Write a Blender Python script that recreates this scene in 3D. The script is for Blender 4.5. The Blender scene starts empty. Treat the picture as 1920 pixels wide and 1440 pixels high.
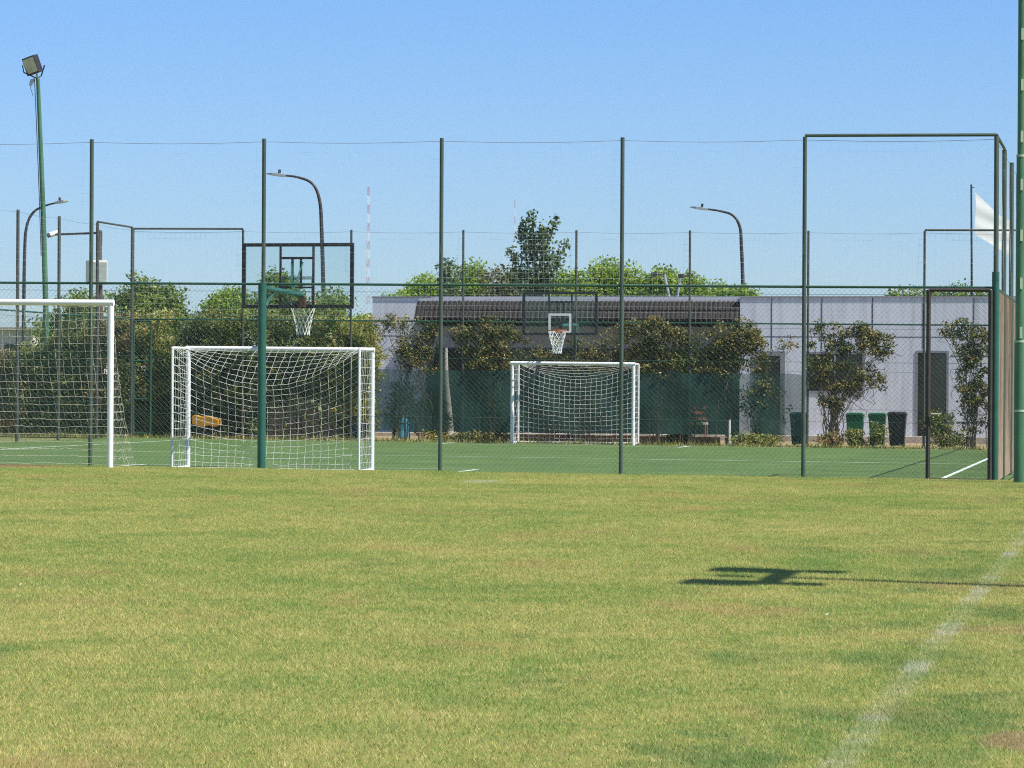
import bpy, math, random
import numpy as np
from mathutils import Vector, Matrix
random.seed(7); RNG = np.random.default_rng(11)
SC = bpy.context.scene
COL = SC.collection
R = math.radians

# ------------------------------------------------------------------ site frame
F = 6150.0                      # focal length in photo pixels (1920 wide)
EYE = 1.5
ROLL = 0.0054
TH = R(10.9)                    # the court is turned by this against the view axis
EX = np.array([math.cos(TH), -math.sin(TH)])
EY = np.array([math.sin(TH), math.cos(TH)])
V_NEAR, V_FAR = 52.2, 82.85     # near and far fence lines
V_TURF = 81.35

def zg(X):                       # the site falls gently to the right
    return -0.0055 * max(-45.0, min(45.0, X))
def un(x, y):
    dx, dy = x - 960.0, y - 720.3
    return dx * math.cos(ROLL) + dy * math.sin(ROLL), -dx * math.sin(ROLL) + dy * math.cos(ROLL)
def W(x, y, v):                  # site point on the plane v seen at photo pixel x, y
    a, b = un(x, y)
    Y = v / (EY[1] + EY[0] * a / F)
    return np.array([a / F * Y, Y, EYE - b / F * Y])
def U(x, y, v):
    p = W(x, y, v); return float(p[:2] @ EX)
def Z(x, y, v): return float(W(x, y, v)[2])
def C(u, v, z=0.0):              # court coordinates -> world, z above the ground there
    p = u * EX + v * EY
    return np.array([p[0], p[1], zg(p[0]) + z])
def CA(u, v, z):                 # same with absolute z
    p = u * EX + v * EY
    return np.array([p[0], p[1], z])
def S(v): return F / (v / EY[1])

# ------------------------------------------------------------------ materials
def nodes(name):
    m = bpy.data.materials.new(name); m.use_nodes = True
    nt = m.node_tree; b = nt.nodes['Principled BSDF']
    return m, nt, b
def nn(nt, t, **kw):
    n = nt.nodes.new(t)
    for k, v in kw.items(): setattr(n, k, v)
    return n
def c4(c): return (c[0], c[1], c[2], 1.0)
def mat(name, col, rough=0.6, metal=0.0, var=0.25, scale=6.0, col2=None, bump=0.0, bscale=60, spec=0.4, stretch=None):
    m, nt, b = nodes(name)
    g = nn(nt, 'ShaderNodeNewGeometry'); src = g.outputs['Position']
    if stretch:
        mp = nn(nt, 'ShaderNodeMapping'); mp.inputs['Scale'].default_value = stretch
        nt.links.new(src, mp.inputs['Vector']); src = mp.outputs['Vector']
    n = nn(nt, 'ShaderNodeTexNoise'); n.inputs['Scale'].default_value = scale; n.inputs['Detail'].default_value = 6
    n.inputs['Roughness'].default_value = 0.65
    nt.links.new(src, n.inputs['Vector'])
    r = nn(nt, 'ShaderNodeValToRGB')
    r.color_ramp.elements[0].position = 0.3; r.color_ramp.elements[1].position = 0.7
    c2 = col2 if col2 else tuple(x * (1 - var) for x in col)
    r.color_ramp.elements[0].color = c4(c2); r.color_ramp.elements[1].color = c4(col)
    nt.links.new(n.outputs['Fac'], r.inputs['Fac']); nt.links.new(r.outputs['Color'], b.inputs['Base Color'])
    b.inputs['Roughness'].default_value = rough; b.inputs['Metallic'].default_value = metal
    b.inputs['Specular IOR Level'].default_value = spec
    if bump:
        n2 = nn(nt, 'ShaderNodeTexNoise'); n2.inputs['Scale'].default_value = bscale; n2.inputs['Detail'].default_value = 4
        nt.links.new(src, n2.inputs['Vector'])
        bp = nn(nt, 'ShaderNodeBump'); bp.inputs['Strength'].default_value = bump; bp.inputs['Distance'].default_value = 0.02
        nt.links.new(n2.outputs['Fac'], bp.inputs['Height']); nt.links.new(bp.outputs['Normal'], b.inputs['Normal'])
    return m
def leaf_mat(name, cols, trans=0.35):
    m = bpy.data.materials.new(name); m.use_nodes = True; nt = m.node_tree; nt.nodes.clear()
    out = nn(nt, 'ShaderNodeOutputMaterial')
    g = nn(nt, 'ShaderNodeNewGeometry')
    r = nn(nt, 'ShaderNodeValToRGB'); r.color_ramp.interpolation = 'LINEAR'
    e = r.color_ramp.elements
    while len(e) < len(cols): e.new(0.5)
    for i, c in enumerate(cols):
        e[i].position = i / max(1, len(cols) - 1); e[i].color = c4(c)
    nt.links.new(g.outputs['Random Per Island'], r.inputs['Fac'])
    d = nn(nt, 'ShaderNodeBsdfPrincipled'); d.inputs['Roughness'].default_value = 0.5; d.inputs['Specular IOR Level'].default_value = 0.35
    t = nn(nt, 'ShaderNodeBsdfTranslucent')
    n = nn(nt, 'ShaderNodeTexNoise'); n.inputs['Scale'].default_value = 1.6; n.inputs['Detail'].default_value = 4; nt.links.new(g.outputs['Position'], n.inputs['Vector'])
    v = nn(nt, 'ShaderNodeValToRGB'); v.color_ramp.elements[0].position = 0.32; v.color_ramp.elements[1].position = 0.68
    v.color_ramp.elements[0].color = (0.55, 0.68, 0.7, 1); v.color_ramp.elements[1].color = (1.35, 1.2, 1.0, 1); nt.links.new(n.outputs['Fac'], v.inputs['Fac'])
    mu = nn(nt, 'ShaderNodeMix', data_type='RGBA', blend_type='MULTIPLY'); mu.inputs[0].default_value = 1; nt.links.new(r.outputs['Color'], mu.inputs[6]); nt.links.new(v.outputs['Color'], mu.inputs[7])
    nt.links.new(mu.outputs[2], d.inputs['Base Color']); nt.links.new(mu.outputs[2], t.inputs['Color'])
    mx = nn(nt, 'ShaderNodeMixShader'); mx.inputs[0].default_value = trans
    nt.links.new(d.outputs[0], mx.inputs[1]); nt.links.new(t.outputs[0], mx.inputs[2])
    nt.links.new(mx.outputs[0], out.inputs['Surface'])
    return m

M = {}
M['green'] = mat('green_paint', (0.026, 0.095, 0.062), 0.45, 0.0, 0.4, 3.0, stretch=(3, 3, 0.6))
M['greenlight'] = mat('mid_green_paint', (0.075, 0.20, 0.105), 0.45, 0.0, 0.45, 2.0, stretch=(3, 3, 0.5))
M['teal'] = mat('teal_paint', (0.028, 0.125, 0.092), 0.4, 0.0, 0.35, 4.0)
M['olivepost'] = mat('weathered_post_paint', (0.075, 0.105, 0.08), 0.55, 0.0, 0.35, 3.0, col2=(0.045, 0.07, 0.055))
M['darkpost'] = mat('dark_post_paint', (0.045, 0.055, 0.05), 0.6, 0.0, 0.4, 4.0, col2=(0.09, 0.085, 0.07))
M['rustpost'] = mat('rusty_gate_paint', (0.028, 0.026, 0.024), 0.7, 0.0, 0.4, 6.0, col2=(0.05, 0.042, 0.034))
M['wire'] = mat('green_coated_wire', (0.035, 0.09, 0.07), 0.5, 0.0, 0.2)
M['greywire'] = mat('grey_steel_wire', (0.16, 0.19, 0.2), 0.5, 0.3, 0.2)
M['cord'] = mat('white_net_cord', (0.74, 0.76, 0.76), 0.8, 0.0, 0.12)
def cord_mat():
    m = bpy.data.materials.new('pale_net_cord'); m.use_nodes = True; nt = m.node_tree; nt.nodes.clear()
    out = nn(nt, 'ShaderNodeOutputMaterial'); d = nn(nt, 'ShaderNodeBsdfDiffuse'); d.inputs[0].default_value = (0.72, 0.75, 0.78, 1)
    t = nn(nt, 'ShaderNodeBsdfTranslucent'); t.inputs[0].default_value = (0.72, 0.75, 0.78, 1)
    mx = nn(nt, 'ShaderNodeMixShader'); mx.inputs[0].default_value = 0.4
    nt.links.new(d.outputs[0], mx.inputs[1]); nt.links.new(t.outputs[0], mx.inputs[2]); nt.links.new(mx.outputs[0], out.inputs['Surface'])
    return m
M['cord'] = cord_mat()
M['rustwire'] = mat('rusty_brown_wire', (0.38, 0.27, 0.19), 0.8, 0.0, 0.4, 5.0)
M['goalcord'] = mat('goal_net_cord', (0.8, 0.8, 0.78), 0.85, 0.0, 0.15)
M['dirtycord'] = mat('weathered_goal_net_cord', (0.62, 0.62, 0.52), 0.85, 0.0, 0.25)
M['white'] = mat('white_goal_paint', (0.82, 0.82, 0.83), 0.35, 0.0, 0.1, 4.0, col2=(0.72, 0.72, 0.72))
M['black'] = mat('black_steel', (0.018, 0.018, 0.024), 0.45, 0.0, 0.3, col2=(0.035, 0.032, 0.032))
M['lampblack'] = mat('dark_lamp_post_paint', (0.022, 0.021, 0.028), 0.5, 0.0, 0.3, col2=(0.05, 0.046, 0.046))
M['orange'] = mat('orange_rim_paint', (0.52, 0.13, 0.04), 0.45, 0.0, 0.2)
M['rust'] = mat('rusty_bracket', (0.10, 0.05, 0.035), 0.8, 0.0, 0.4, 20)
M['turf'] = None
M['wood'] = mat('grey_brown_wood', (0.12, 0.085, 0.07), 0.85, 0.0, 0.45, 3.0, bump=0.4, bscale=25, stretch=(6, 6, 0.5))
M['stake'] = mat('brown_stake_wood', (0.27, 0.19, 0.115), 0.85, 0.0, 0.5, 9.0, bump=0.5, bscale=40, stretch=(8, 8, 0.6))
M['stem'] = mat('tan_creeper_stem', (0.27, 0.2, 0.135), 0.85, 0.0, 0.45, 8)
M['bark'] = mat('dark_bark', (0.07, 0.055, 0.042), 0.9, 0.0, 0.5, 5, bump=0.6, bscale=18)
M['palebark'] = mat('pale_bark', (0.42, 0.4, 0.36), 0.85, 0.0, 0.35, 5, bump=0.5, bscale=20)
M['panel'] = mat('grey_wall_panel', (0.66, 0.70, 0.80), 0.7, 0.0, 0.07, 0.8, bump=0.05, bscale=30)
def weather(m):
    nt = m.node_tree; b = nt.nodes['Principled BSDF']; src = b.inputs['Base Color'].links[0].from_socket
    g = nn(nt, 'ShaderNodeNewGeometry'); mp = nn(nt, 'ShaderNodeMapping'); mp.inputs['Scale'].default_value = (5, 5, 0.35); nt.links.new(g.outputs['Position'], mp.inputs['Vector'])
    n = nn(nt, 'ShaderNodeTexNoise'); n.inputs['Scale'].default_value = 1.4; n.inputs['Detail'].default_value = 7; nt.links.new(mp.outputs['Vector'], n.inputs['Vector'])
    r = nn(nt, 'ShaderNodeValToRGB'); r.color_ramp.elements[0].position = 0.3; r.color_ramp.elements[1].position = 0.55; r.color_ramp.elements[0].color = (0.80, 0.79, 0.76, 1); r.color_ramp.elements[1].color = (1, 1, 1, 1)
    nt.links.new(n.outputs['Fac'], r.inputs['Fac']); mx = nn(nt, 'ShaderNodeMix', data_type='RGBA', blend_type='MULTIPLY'); mx.inputs[0].default_value = 1
    nt.links.new(src, mx.inputs[6]); nt.links.new(r.outputs['Color'], mx.inputs[7]); nt.links.new(mx.outputs[2], b.inputs['Base Color'])
M['panel'].node_tree.nodes['Principled BSDF'].inputs['Roughness'].default_value = 0.65; weather(M['panel'])
M['panel_shade'] = mat('grey_wall_shade_tone', (0.37, 0.40, 0.54), 0.75, 0.0, 0.12, 0.9, bump=0.05)  # wall grey made darker and bluer, canopy shade put into the colour
M['joint'] = mat('dark_wall_joint', (0.05, 0.05, 0.06), 0.8, 0.0, 0.2)
M['frame'] = mat('grey_aluminium_frame', (0.3, 0.3, 0.34), 0.45, 0.3, 0.15)
M['tile'] = mat('dark_brown_roof_tile', (0.02, 0.014, 0.013), 0.8, 0.0, 0.5, 4.0, bump=0.4)
M['flash'] = mat('pale_roof_flashing', (0.6, 0.6, 0.63), 0.5, 0.0, 0.2, 3.0)
M['concrete'] = mat('pale_concrete', (0.5, 0.44, 0.37), 0.9, 0.0, 0.3, 5.0, bump=0.3)
M['terra'] = mat('terracotta_brick', (0.42, 0.21, 0.11), 0.9, 0.0, 0.35, 4.0)
M['binG'] = mat('green_bin_plastic', (0.025, 0.2, 0.07), 0.45, 0.0, 0.2)
M['binD'] = mat('dark_green_bin_plastic', (0.013, 0.06, 0.05), 0.45, 0.0, 0.2)
M['binB'] = mat('black_bin_plastic', (0.028, 0.024, 0.024), 0.5, 0.0, 0.2)
M['rubber'] = mat('black_rubber', (0.015, 0.015, 0.015), 0.8)
M['yellow'] = mat('orange_yellow_plastic', (0.85, 0.42, 0.03), 0.45, 0.0, 0.2)
M['blue'] = mat('light_blue_paint', (0.08, 0.38, 0.6), 0.4)
M['navy'] = mat('navy_plastic', (0.03, 0.035, 0.1), 0.5)
M['red'] = mat('red_chair_paint', (0.6, 0.12, 0.07), 0.5)
M['box'] = mat('cream_metal_box', (0.7, 0.67, 0.6), 0.5, 0.0, 0.15, 5)
M['boxdoor'] = mat('grey_green_box_door', (0.3, 0.34, 0.32), 0.5, 0.0, 0.3, 6)
M['lampglass'] = mat('floodlight_reflector', (0.6, 0.6, 0.6), 0.25, 0.6, 0.3, 8)
M['alu'] = mat('brushed_aluminium', (0.5, 0.51, 0.52), 0.4, 0.6, 0.2)
M['plate'] = mat('pale_green_plate', (0.4, 0.52, 0.36), 0.5, 0.0, 0.15)
M['flag'] = None
M['mastred'] = mat('red_mast_paint', (0.5, 0.08, 0.05), 0.6)
M['house'] = mat('cream_render', (0.66, 0.6, 0.54), 0.8, 0.0, 0.15, 0.6)
M['reed'] = mat('brown_reed_screen', (0.26, 0.185, 0.13), 0.9, 0.0, 0.5, 7.0, col2=(0.13, 0.12, 0.08), bump=0.6, bscale=30, stretch=(9, 9, 0.4))
M['dirt'] = mat('dry_earth', (0.36, 0.24, 0.145), 0.95, 0.0, 0.4, 1.6, col2=(0.2, 0.19, 0.08), bump=0.5, bscale=30)
M['ground'] = mat('dry_grass_ground', (0.2, 0.21, 0.075), 0.95, 0.0, 0.4, 0.7, col2=(0.13, 0.16, 0.05), bump=0.4)
M['line'] = mat('worn_white_line_paint', (0.76, 0.79, 0.74), 0.8, 0.0, 0.4, 5.0, col2=(0.42, 0.56, 0.44))
M['faint'] = mat('thin_worn_line_paint', (0.74, 0.78, 0.72), 0.85, 0.0, 0.5, 0.8, col2=(0.22, 0.33, 0.17))

def glassy(name, tint, keep, rough=0.05):
    m = bpy.data.materials.new(name); m.use_nodes = True; nt = m.node_tree; nt.nodes.clear()
    out = nn(nt, 'ShaderNodeOutputMaterial'); t = nn(nt, 'ShaderNodeBsdfTransparent'); t.inputs[0].default_value = c4(tint)
    g = nn(nt, 'ShaderNodeBsdfPrincipled'); g.inputs['Base Color'].default_value = (0.25, 0.32, 0.3, 1); g.inputs['Roughness'].default_value = rough
    mx = nn(nt, 'ShaderNodeMixShader'); mx.inputs[0].default_value = keep
    nt.links.new(t.outputs[0], mx.inputs[1]); nt.links.new(g.outputs[0], mx.inputs[2]); nt.links.new(mx.outputs[0], out.inputs['Surface'])
    return m
M['acrylic'] = glassy('clear_acrylic', (0.95, 0.985, 0.975), 0.05)
def dark_glass():
    m, nt, b = nodes('dark_window_glass')
    b.inputs['Base Color'].default_value = (0.03, 0.028, 0.026, 1); b.inputs['Roughness'].default_value = 0.08
    b.inputs['Specular IOR Level'].default_value = 0.5
    return m
M['glass'] = dark_glass()
def cloth_mat():
    m = bpy.data.materials.new('green_shade_cloth'); m.use_nodes = True; nt = m.node_tree; nt.nodes.clear()
    out = nn(nt, 'ShaderNodeOutputMaterial'); t = nn(nt, 'ShaderNodeBsdfTransparent')
    d = nn(nt, 'ShaderNodeBsdfPrincipled'); d.inputs['Roughness'].default_value = 0.8; d.inputs['Specular IOR Level'].default_value = 0.1
    g = nn(nt, 'ShaderNodeNewGeometry'); n = nn(nt, 'ShaderNodeTexNoise'); n.inputs['Scale'].default_value = 1.2; n.inputs['Detail'].default_value = 5
    nt.links.new(g.outputs['Position'], n.inputs['Vector'])
    r = nn(nt, 'ShaderNodeValToRGB'); r.color_ramp.elements[0].color = (0.026, 0.066, 0.056, 1); r.color_ramp.elements[1].color = (0.046, 0.105, 0.088, 1)
    nt.links.new(n.outputs['Fac'], r.inputs['Fac']); nt.links.new(r.outputs['Color'], d.inputs['Base Color'])
    r2 = nn(nt, 'ShaderNodeMapRange'); r2.inputs[1].default_value = 0.3; r2.inputs[2].default_value = 0.7; r2.inputs[3].default_value = 0.52; r2.inputs[4].default_value = 0.64
    nt.links.new(n.outputs['Fac'], r2.inputs[0])
    mx = nn(nt, 'ShaderNodeMixShader'); nt.links.new(r2.outputs[0], mx.inputs[0])
    nt.links.new(t.outputs[0], mx.inputs[1]); nt.links.new(d.outputs[0], mx.inputs[2]); nt.links.new(mx.outputs[0], out.inputs['Surface'])
    return m
M['cloth'] = cloth_mat()
def flag_mat():
    m = bpy.data.materials.new('white_flag_fabric'); m.use_nodes = True; nt = m.node_tree; nt.nodes.clear()
    out = nn(nt, 'ShaderNodeOutputMaterial'); d = nn(nt, 'ShaderNodeBsdfDiffuse'); d.inputs[0].default_value = (0.92, 0.92, 0.92, 1)
    t = nn(nt, 'ShaderNodeBsdfTranslucent'); t.inputs[0].default_value = (0.92, 0.92, 0.92, 1)
    mx = nn(nt, 'ShaderNodeMixShader'); mx.inputs[0].default_value = 0.55
    nt.links.new(d.outputs[0], mx.inputs[1]); nt.links.new(t.outputs[0], mx.inputs[2]); nt.links.new(mx.outputs[0], out.inputs['Surface'])
    return m
M['flag'] = flag_mat()

def turf_mat():
    m, nt, b = nodes('artificial_turf')
    g = nn(nt, 'ShaderNodeNewGeometry')
    n = nn(nt, 'ShaderNodeTexNoise'); n.inputs['Scale'].default_value = 0.5; n.inputs['Detail'].default_value = 8; n.inputs['Roughness'].default_value = 0.7
    nt.links.new(g.outputs['Position'], n.inputs['Vector'])
    r = nn(nt, 'ShaderNodeValToRGB'); r.color_ramp.elements[0].position = 0.3; r.color_ramp.elements[1].position = 0.72
    r.color_ramp.elements[0].color = (0.064, 0.118, 0.036, 1); r.color_ramp.elements[1].color = (0.12, 0.19, 0.062, 1)
    nt.links.new(n.outputs['Fac'], r.inputs['Fac'])
    n2 = nn(nt, 'ShaderNodeTexNoise'); n2.inputs['Scale'].default_value = 22; n2.inputs['Detail'].default_value = 3
    nt.links.new(g.outputs['Position'], n2.inputs['Vector'])
    r2 = nn(nt, 'ShaderNodeValToRGB'); r2.color_ramp.elements[0].position = 0.35; r2.color_ramp.elements[1].position = 0.66
    r2.color_ramp.elements[0].color = (0.6, 0.6, 0.6, 1); r2.color_ramp.elements[1].color = (1.3, 1.25, 1.25, 1)
    nt.links.new(n2.outputs['Fac'], r2.inputs['Fac'])
    mx = nn(nt, 'ShaderNodeMix', data_type='RGBA', blend_type='MULTIPLY'); mx.inputs[0].default_value = 1
    nt.links.new(r.outputs['Color'], mx.inputs[6]); nt.links.new(r2.outputs['Color'], mx.inputs[7])
    nt.links.new(mx.outputs[2], b.inputs['Base Color']); b.inputs['Roughness'].default_value = 0.8; b.inputs['Specular IOR Level'].default_value = 0.15
    bp = nn(nt, 'ShaderNodeBump'); bp.inputs['Strength'].default_value = 0.8; bp.inputs['Distance'].default_value = 0.03
    nt.links.new(n2.outputs['Fac'], bp.inputs['Height']); nt.links.new(bp.outputs['Normal'], b.inputs['Normal'])
    return m
M['turf'] = turf_mat()

# lawn: colour of the blades and of the soil sheet under them, by place on the site
LAWN_LINE_U = None
def lawn_mat(name, blades):
    m, nt, b = nodes(name); L = nt.links
    g = nn(nt, 'ShaderNodeNewGeometry'); P = g.outputs['Position']
    def noise(scale, det, rough=0.6, sx=1, sy=1):
        mp = nn(nt, 'ShaderNodeMapping'); mp.inputs['Rotation'].default_value = (0, 0, TH); mp.inputs['Scale'].default_value = (sx, sy, 0.0)
        L.new(P, mp.inputs['Vector'])
        n = nn(nt, 'ShaderNodeTexNoise'); n.inputs['Scale'].default_value = scale; n.inputs['Detail'].default_value = det; n.inputs['Roughness'].default_value = rough
        L.new(mp.outputs['Vector'], n.inputs['Vector']); return n.outputs['Fac']
    def rng(src, a, bb, c=0.0, d=1.0):
        r = nn(nt, 'ShaderNodeMapRange'); r.interpolation_type = 'SMOOTHSTEP'
        r.inputs[1].default_value = a; r.inputs[2].default_value = bb; r.inputs[3].default_value = c; r.inputs[4].default_value = d
        L.new(src, r.inputs[0]); return r.outputs[0]
    def math_(op, a, bb=None):
        n = nn(nt, 'ShaderNodeMath', operation=op)
        for i, s in enumerate((a, bb)):
            if s is None: continue
            if isinstance(s, (int, float)): n.inputs[i].default_value = s
            else: L.new(s, n.inputs[i])
        return n.outputs[0]
    def mix(fac, ca, cb, blend='MIX'):
        n = nn(nt, 'ShaderNodeMix', data_type='RGBA', blend_type=blend)
        if isinstance(fac, (int, float)): n.inputs[0].default_value = fac
        else: L.new(fac, n.inputs[0])
        for i, s in ((6, ca), (7, cb)):
            if isinstance(s, tuple): n.inputs[i].default_value = c4(s)
            else: L.new(s, n.inputs[i])
        return n.outputs[2]
    k = 1.0
    straw, olive, green, deep = (0.62, 0.535, 0.21), (0.37, 0.40, 0.10), (0.20, 0.32, 0.066), (0.11, 0.225, 0.05)
    big = noise(0.3, 7, 0.68, 1.0, 0.7); mid = noise(1.6, 7, 0.7, 1.0, 0.7); fine = noise(7, 5, 0.7)
    tint = math_('ADD', math_('MULTIPLY', big, 0.55), math_('MULTIPLY', mid, 0.45))
    tint2 = math_('ADD', math_('ADD', math_('MULTIPLY', tint, 0.7), math_('MULTIPLY', fine, 0.3)), -0.02)
    if blades:
        tint2 = math_('ADD', tint2, math_('MULTIPLY', math_('SUBTRACT', g.outputs['Random Per Island'], 0.5), 0.36))
    cr = nn(nt, 'ShaderNodeValToRGB'); e = cr.color_ramp.elements
    e.new(0.5); e.new(0.6)
    for i, (p, c) in enumerate(((0.40, green), (0.47, olive), (0.55, tuple((a + c_) / 2 for a, c_ in zip(olive, straw))), (0.66, straw))):
        e[i].position = p; e[i].color = c4(c)
    L.new(tint2, cr.inputs['Fac']); col = cr.outputs['Color']
    # patches of a coarser, deep green grass, more of them towards the right touchline
    dotu = nn(nt, 'ShaderNodeVectorMath', operation='DOT_PRODUCT'); dotu.inputs[1].default_value = (EX[0], EX[1], 0); L.new(P, dotu.inputs[0])
    dotv = nn(nt, 'ShaderNodeVectorMath', operation='DOT_PRODUCT'); dotv.inputs[1].default_value = (EY[0], EY[1], 0); L.new(P, dotv.inputs[0])
    u, v = dotu.outputs['Value'], dotv.outputs['Value']
    pn = noise(1.0, 7, 0.68, 1.0, 0.55)
    wu = rng(u, -3.4, -0.6, 0.0, 0.115)
    pm = rng(math_('ADD', pn, wu), 0.56, 0.76, 0.0, 0.75)
    col = mix(pm, col, deep)
    tn = noise(0.55, 7, 0.7, 1.0, 0.6)
    col = mix(rng(tn, 0.53, 0.68, 0.0, 0.6), col, (0.46, 0.345, 0.145))
    col = mix(rng(tn, 0.47, 0.33, 0.0, 0.5), col, (0.19, 0.30, 0.062))
    # worn bare earth
    def blob(u0, v0, ru, rv, s=0.85, edge=0.35):
        a = math_('DIVIDE', math_('SUBTRACT', u, u0), ru); bq = math_('DIVIDE', math_('SUBTRACT', v, v0), rv)
        d2 = math_('ADD', math_('MULTIPLY', a, a), math_('MULTIPLY', bq, bq))
        d2 = math_('ADD', d2, math_('MULTIPLY', math_('SUBTRACT', mid, 0.5), 2.2))
        return rng(d2, 1.0 + edge, 1.0 - edge, 0.0, s)
    p1 = W(30, 878, 50.3); p2 = W(1925, 1392, 13.0)
    s2 = 1.37; 
    for (bu, bv, ru, rv, s) in ((float(p1[:2] @ EX), 49.6, 0.95, 0.7, 0.95), DIRT2, DIRT3):
        col = mix(blob(bu, bv, ru, rv, s), col, (0.40, 0.27, 0.16))
    # faded touchline and a faint mark near the far end
    ln = rng(math_('ABSOLUTE', math_('SUBTRACT', math_('ADD', u, math_('MULTIPLY', math_('SUBTRACT', mid, 0.5), 0.05)), LAWN_LINE_U)), 0.095, 0.03)
    ln = math_('MULTIPLY', ln, rng(noise(0.95, 4, 0.55, 0.4, 1.0), 0.45, 0.68, 0.09, 0.72))
    a1 = rng(math_('ABSOLUTE', math_('SUBTRACT', u, MARK[0])), 0.3, 0.15); a2 = rng(math_('ABSOLUTE', math_('SUBTRACT', v, MARK[1])), 0.75, 0.45)
    ln = math_('MAXIMUM', ln, math_('MULTIPLY', math_('MULTIPLY', a1, a2), 0.45))
    if blades: ln = math_('MULTIPLY', ln, rng(g.outputs['Random Per Island'], 0.15, 0.45, 0.35, 1.0))
    col = mix(ln, col, (0.62, 0.63, 0.56))
    if not blades: col = mix(1.0, col, (0.5, 0.48, 0.42), 'MULTIPLY')
    L.new(col, b.inputs['Base Color']); b.inputs['Roughness'].default_value = 0.65; b.inputs['Specular IOR Level'].default_value = 0.25
    if blades:
        out = nt.nodes['Material Output']; t = nn(nt, 'ShaderNodeBsdfTranslucent'); L.new(col, t.inputs['Color'])
        mx = nn(nt, 'ShaderNodeMixShader'); mx.inputs[0].default_value = 0.3
        L.new(b.outputs[0], mx.inputs[1]); L.new(t.outputs[0], mx.inputs[2]); L.new(mx.outputs[0], out.inputs['Surface'])
    return m
def lawnpt(x, y):                # lawn point under a photo pixel
    a, b = un(x, y); Y = (EYE - 0.115) * F / b
    X = a / F * Y
    Y = (EYE - 0.115 - zg(X)) * F / b; X = a / F * Y
    return float(np.array([X, Y]) @ EX), float(np.array([X, Y]) @ EY)
LAWN_LINE_U = lawnpt(1720, 1250)[0]
MARK = lawnpt(903, 903)
DIRT2 = (*lawnpt(1950, 1388), 0.22, 0.42, 0.65)
DIRT3 = (*lawnpt(1895, 1180), 0.3, 0.4, 0.35)
M['lawn'] = lawn_mat('lawn_soil_and_thatch', False)
M['blade'] = lawn_mat('grass_blade', True)

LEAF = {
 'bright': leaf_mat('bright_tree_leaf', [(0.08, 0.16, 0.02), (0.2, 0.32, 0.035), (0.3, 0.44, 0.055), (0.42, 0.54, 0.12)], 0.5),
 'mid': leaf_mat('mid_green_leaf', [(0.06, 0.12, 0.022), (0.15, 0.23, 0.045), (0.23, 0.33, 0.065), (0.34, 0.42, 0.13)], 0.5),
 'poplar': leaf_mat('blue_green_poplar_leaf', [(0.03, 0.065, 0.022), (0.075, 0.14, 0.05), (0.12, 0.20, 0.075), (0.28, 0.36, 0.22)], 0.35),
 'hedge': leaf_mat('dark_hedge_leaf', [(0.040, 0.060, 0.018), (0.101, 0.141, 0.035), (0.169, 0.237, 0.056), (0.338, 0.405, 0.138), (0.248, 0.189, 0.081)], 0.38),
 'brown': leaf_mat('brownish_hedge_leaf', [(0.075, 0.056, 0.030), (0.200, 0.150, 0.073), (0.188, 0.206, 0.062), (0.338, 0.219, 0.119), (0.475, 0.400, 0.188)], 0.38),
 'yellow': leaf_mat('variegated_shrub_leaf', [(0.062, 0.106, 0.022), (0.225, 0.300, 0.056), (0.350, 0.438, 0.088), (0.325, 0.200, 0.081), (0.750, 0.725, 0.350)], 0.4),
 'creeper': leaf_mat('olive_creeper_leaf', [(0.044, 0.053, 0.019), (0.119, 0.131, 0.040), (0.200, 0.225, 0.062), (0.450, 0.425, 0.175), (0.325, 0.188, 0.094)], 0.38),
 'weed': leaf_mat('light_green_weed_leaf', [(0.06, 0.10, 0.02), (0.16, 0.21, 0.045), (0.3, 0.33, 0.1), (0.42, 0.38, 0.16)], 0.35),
 'olive': leaf_mat('olive_grey_tree_leaf', [(0.06, 0.065, 0.025), (0.15, 0.15, 0.065), (0.25, 0.25, 0.12)], 0.3),
}

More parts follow.
